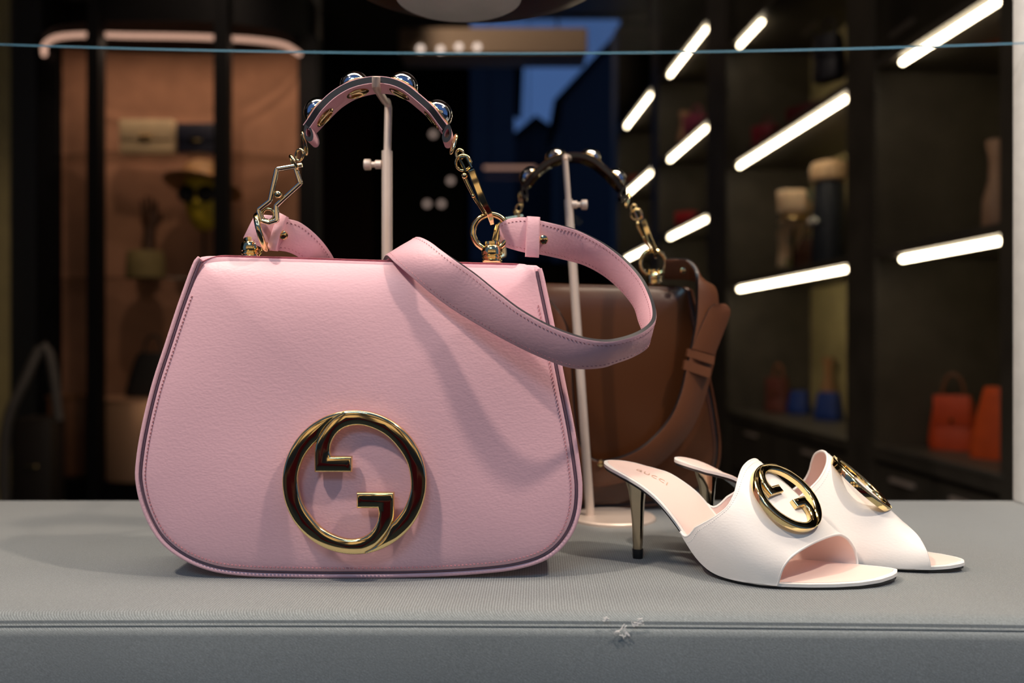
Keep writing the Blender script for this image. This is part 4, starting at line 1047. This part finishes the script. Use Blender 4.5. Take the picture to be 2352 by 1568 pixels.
b = MB(); b.lathe([(0.108,-0.004),(0.106,0.07),(0.08,0.10),(0.001,0.105)], (0,0,0), 28, (0.12,0.25,1)); b.build('crown', tanst, h2)
sg = thing('sunglasses', 'dark round sunglasses on the yellow mannequin head', 'sunglasses', ch+Vector((0,-0.10,0.41)))
for sx in (-0.048, 0.048):
    b = MB(); b.lathe([(0.042,0),(0.044,0.004),(0.042,0.009),(0.001,0.010)], (sx,-0.006,0), 20, (0,-1,0)); b.build('lens', M['black'], sg)
b = MB(); b.tube([(-0.02,-0.006,0.01),(0,-0.012,0.016),(0.02,-0.006,0.01)], 0.004, 8); b.build('bridge', M['black'], sg)
# copper drums and black bag
cd = thing('copper_drum', 'wide copper drum plinth with a bright edge under the black bag', 'plinth', Vector((P(345,0,4.34).x, 4.36, -0.4945)))
b = MB(); b.lathe([(0.235,0),(0.238,0.006),(0.238,0.38),(0.234,0.392),(0.001,0.394)], (0,0,0), 48); b.build('body', M['copper'], cd)
b = MB(); b.torus((0,0,0.386), 0.238, 0.005, (0,0,1), 48, 8); b.build('rim', M['copper'], cd)
cp2 = thing('copper_plinth', 'dull brown square plinth at the left end of the case', 'plinth', Vector((P(178,0,4.42).x, 4.40, -0.4945)))
b = MB(); b.rbox(-0.10, 0.085, -0.08, 0.08, 0, 0.385, 0.01); b.build('body', cmat('dull_bronze', (0.13,0.055,0.025)), cp2)
b = MB(); b.rbox(-0.105, 0.09, -0.085, 0.085, 0.386, 0.398, 0.003); b.build('top', cmat('bronze_top', (0.18,0.08,0.03)), cp2)
small_bag('handbag', 'black rounded bag with arched handle on the copper drum', 'handbag', Vector((P(352,0,4.34).x, 4.34, -0.4945+0.3945)), 0.28, 0.22, 0.12, M['blackleather'], M['blackleather'], 0, taper=0.55, flap=False)
# tall dark form standing in for a passer-by's reflection, far left
tb = thing('dark_figure', 'tall dark form with grey arc at the far left, stand-in for a reflected passer-by', 'handbag', Vector((P(92,0,3.9).x, 3.9, -0.78)))
b = MB(); b.rbox(-0.085, 0.085, -0.07, 0.07, 0, 0.62, 0.03); b.build('body', cmat('brown_black_form', (0.014,0.010,0.008)), tb)
b = MB(); b.tube(smooth_path([(-0.10,-0.075,0.1),(-0.115,-0.08,0.35),(-0.10,-0.08,0.60),(-0.04,-0.05,0.78),(0.01,0,0.93),(0.05,0.0,0.86),(0.085,0,0.60)], 40), 0.022, 10); b.build('handle', cmat('grey_arc', (0.075,0.068,0.064)), tb)
b = MB(); b.rbox(-0.03, 0.03, -0.078, -0.068, 0.40, 0.41, 0.002); b.build('clasp', M['gold'], tb)
b = MB(); b.box(-0.16, 0.16, -0.16, 0.16, -0.95, -0.7805); b.shift((-tb.location.x, -3.9, 0)); 
tag(b.build('low_plinth', M['oak'], None, False), 'low dark plinth under the tall dark form at far left', 'plinth')
# dark wooden uprights left of the case
for (X0, X1, m, z1) in ((-40, 14, M['olive'], 3.0), (700, 735, M['oak'], 3.2)):
    x0, x1 = P(X0,0,4.8).x, P(X1,0,4.8).x
    b = MB(); b.box(x0, x1, 4.72, 4.84, -0.95, z1); tag(b.build('trim_4', m, None, False), kind='structure')

# ------------------------------------------------------------------ far end of the shop
dr = bpy.data.objects.new('door_1', None); COL.objects.link(dr); tag(dr, kind='structure'); dr.location = (P(800,0,11.4).x, 11.4, -0.95)
mred = cmat('oxblood_door', (0.035,0.010,0.008))
x0, x1 = P(735,0,11.4).x, P(862,0,11.4).x
b = MB(); b.box(x0, x1, 11.40, 11.46, -0.95, 3.2); dl = b.build('leaf', mred, dr, False, off=dr.location)
b = MB(); b.tube([(x1-0.08,11.36,0.1),(x1-0.08,11.36,0.5)], 0.012, 8); b.build('handle', M['nickel'], dr, off=dr.location)
for xx in (x0-0.06, x1):
    b = MB(); b.box(xx, xx+0.06, 11.38, 11.49, -0.95, 3.26); b.build('frame', M['black'], dr, False, off=dr.location)
bh = thing('light_canopy', 'beige ceiling canopy with four small round downlights', 'canopy', (P(1130,0,9.0).x, 9.0, P(0,160,9.0).z))
xa, xb = P(915,0,9.0).x, P(1350,0,9.0).x
b = MB(); b.rbox(xa, xb, 9.0, 9.5, P(0,122,9).z, P(0,62,9).z, 0.03); b.build('body', M['beige'], bh, off=bh.location)
for xx in (xa+0.3, xb-0.3):
    b = MB(); b.tube([(xx,9.25,P(0,64,9).z),(xx,9.25,4.5)], 0.012, 8); b.build('hanger', M['black'], bh, off=bh.location)
for (X, y) in ((966,112),(1012,114),(1054,108),(1096,108)):
    b = MB(); c = P(X, y, 8.985); b.lathe([(0.030,0),(0.036,0.004),(0.030,0.012),(0.001,0.014)], c, 16, (0,-1,0)); b.build('downlight', M['down'], bh, off=bh.location)
for i, (X, y, lab) in enumerate(((995,308,'highest small round wall lamp on the dark back wall'),(1035,415,'small round wall lamp right of the front stand'),(981,468,'left one of the lowest two round wall lamps'),(1014,468,'right one of the lowest two round wall lamps'))):
    c = P(X, y, 11.30); t_ = thing('wall_lamp', lab, 'lamp', c, 0, 'small round wall lamps')
    b = MB(); b.lathe([(0.03,0.2),(0.045,0.02),(0.05,0.0)], (0,0,0), 14, (0,1,0)); b.build('housing', M['black'], t_)
    b = MB(); b.lathe([(0.046,0.004),(0.04,-0.01),(0.001,-0.016)], (0,0,0), 14, (0,1,0)); b.build('lens', glow('dim_lamp_%s' % 'abcd'[i], (1.0,0.72,0.6), 0.30), t_)
c = P(1170, 385, 11.2); t_ = thing('linear_lamp', 'pinkish horizontal linear lamp in front of the stand-in back window', 'lamp', c)
b = MB(); b.tube([(-0.33,0,0),(0.33,0,0)], 0.022, 10); b.build('tube', glow('dim_linear', (1.0,0.55,0.4), 0.30), t_)
for sx in (-0.25, 0.25):
    b = MB(); b.tube([(sx,0,0.02),(sx,0.0,4.5-c.z)], 0.006, 6); b.build('hanger', M['black'], t_)
# houses added to shape the stand-in for the reflected dusk sky
dk = cmat('dark_stone_facade', (0.012,0.013,0.018), 0.8)
def gable(name, label, x0, x1, y0, y1, z, zr, ridge, m):
    b = MB(); b.add([(x0,y0,-1.2),(x1,y0,-1.2),(x1,y1,-1.2),(x0,y1,-1.2),(x0,y0,z),(x1,y0,z),(x1,y1,z),(x0,y1,z),(ridge,y0,zr),(ridge,y1,zr)],
        [(3,2,1,0),(0,1,5,8,4),(2,3,7,9,6),(1,2,6,5),(3,0,4,7),(4,8,9,7),(8,5,6,9)])
    r = thing(name, label, 'building', ((x0+x1)/2, y0, -1.2)); b.build('walls', m, r, False, off=r.location)
    b = MB(); q = 0.25
    b.hexa([(x0-q,y0-q,z-0.1),(ridge,y0-q,zr),(ridge,y1,zr),(x0-q,y1,z-0.1),(x0-q,y0-q,z),(ridge,y0-q,zr+0.12),(ridge,y1,zr+0.12),(x0-q,y1,z)])
    b.hexa([(ridge,y0-q,zr),(x1+q,y0-q,z-0.1),(x1+q,y1,z-0.1),(ridge,y1,zr),(ridge,y0-q,zr+0.12),(x1+q,y0-q,z),(x1+q,y1,z),(ridge,y1,zr+0.12)])
    b.build('roof', M['black'], r, False, off=r.location)
p = lambda X, y, d: P(X, y, d)
gable('building', 'dark gabled house added left of the stand-in for reflected sky', p(860,0,24).x, p(1182,0,24).x, 24, 30, p(0,140,24).z, p(0,60,24).z, p(1000,0,24).x, dk)
gable('building', 'dark house with steep roof added right of the stand-in for reflected sky', p(1290,0,26).x, p(1700,0,26).x, 26, 32, p(0,235,26).z, p(0,20,26).z, p(1480,0,26).x, dk)
gable('building', 'low dark house added between the two gabled ones', p(1170,0,30).x, p(1320,0,30).x, 33, 38, p(0,330,33).z, p(0,275,33).z, p(1230,0,33).x, dk)
# ------------------------------------------------------------------ the street behind the viewer (mirrored in the gold)
b = MB(); b.box(-14, 14, -14, 0.30, -1.15, -1.05); struct('floor_street', b, mat('dark_asphalt', (0.02,0.02,0.022), 0.6, 0, 0.2, 5))
b = MB(); b.box(-14, 14, -12.3, -12.0, -1.05, 6.5); struct('wall_street', b, mat('grey_facade', (0.16,0.15,0.14), 0.8))
lit = glow('reflection_glow', (1.0, 0.74, 0.48), 0.75)  # unseen glowing panels added to warm the reflections in the metal
for q in range(9):
    for z0 in (0.9, 3.6):
        b = MB(); b.box(-12.4+2.8*q, -10.5+2.8*q, -12.0, -11.97, z0, z0+1.7); tag(b.build('glow_panel', lit, None, False), kind='structure')
b = MB(); b.box(-2.6, 0.9, -3.9, -3.6, -1.05, -0.45); struct('red_block', b, mat('red_reflection_block', (0.45,0.012,0.04), 0.5))  # unseen block added to put red into the emblem's reflection
b = MB(); b.box(-3.2, 4.2, 0.28, 0.30, 1.40, 4.6); struct('wall_front', b, M['dark'])
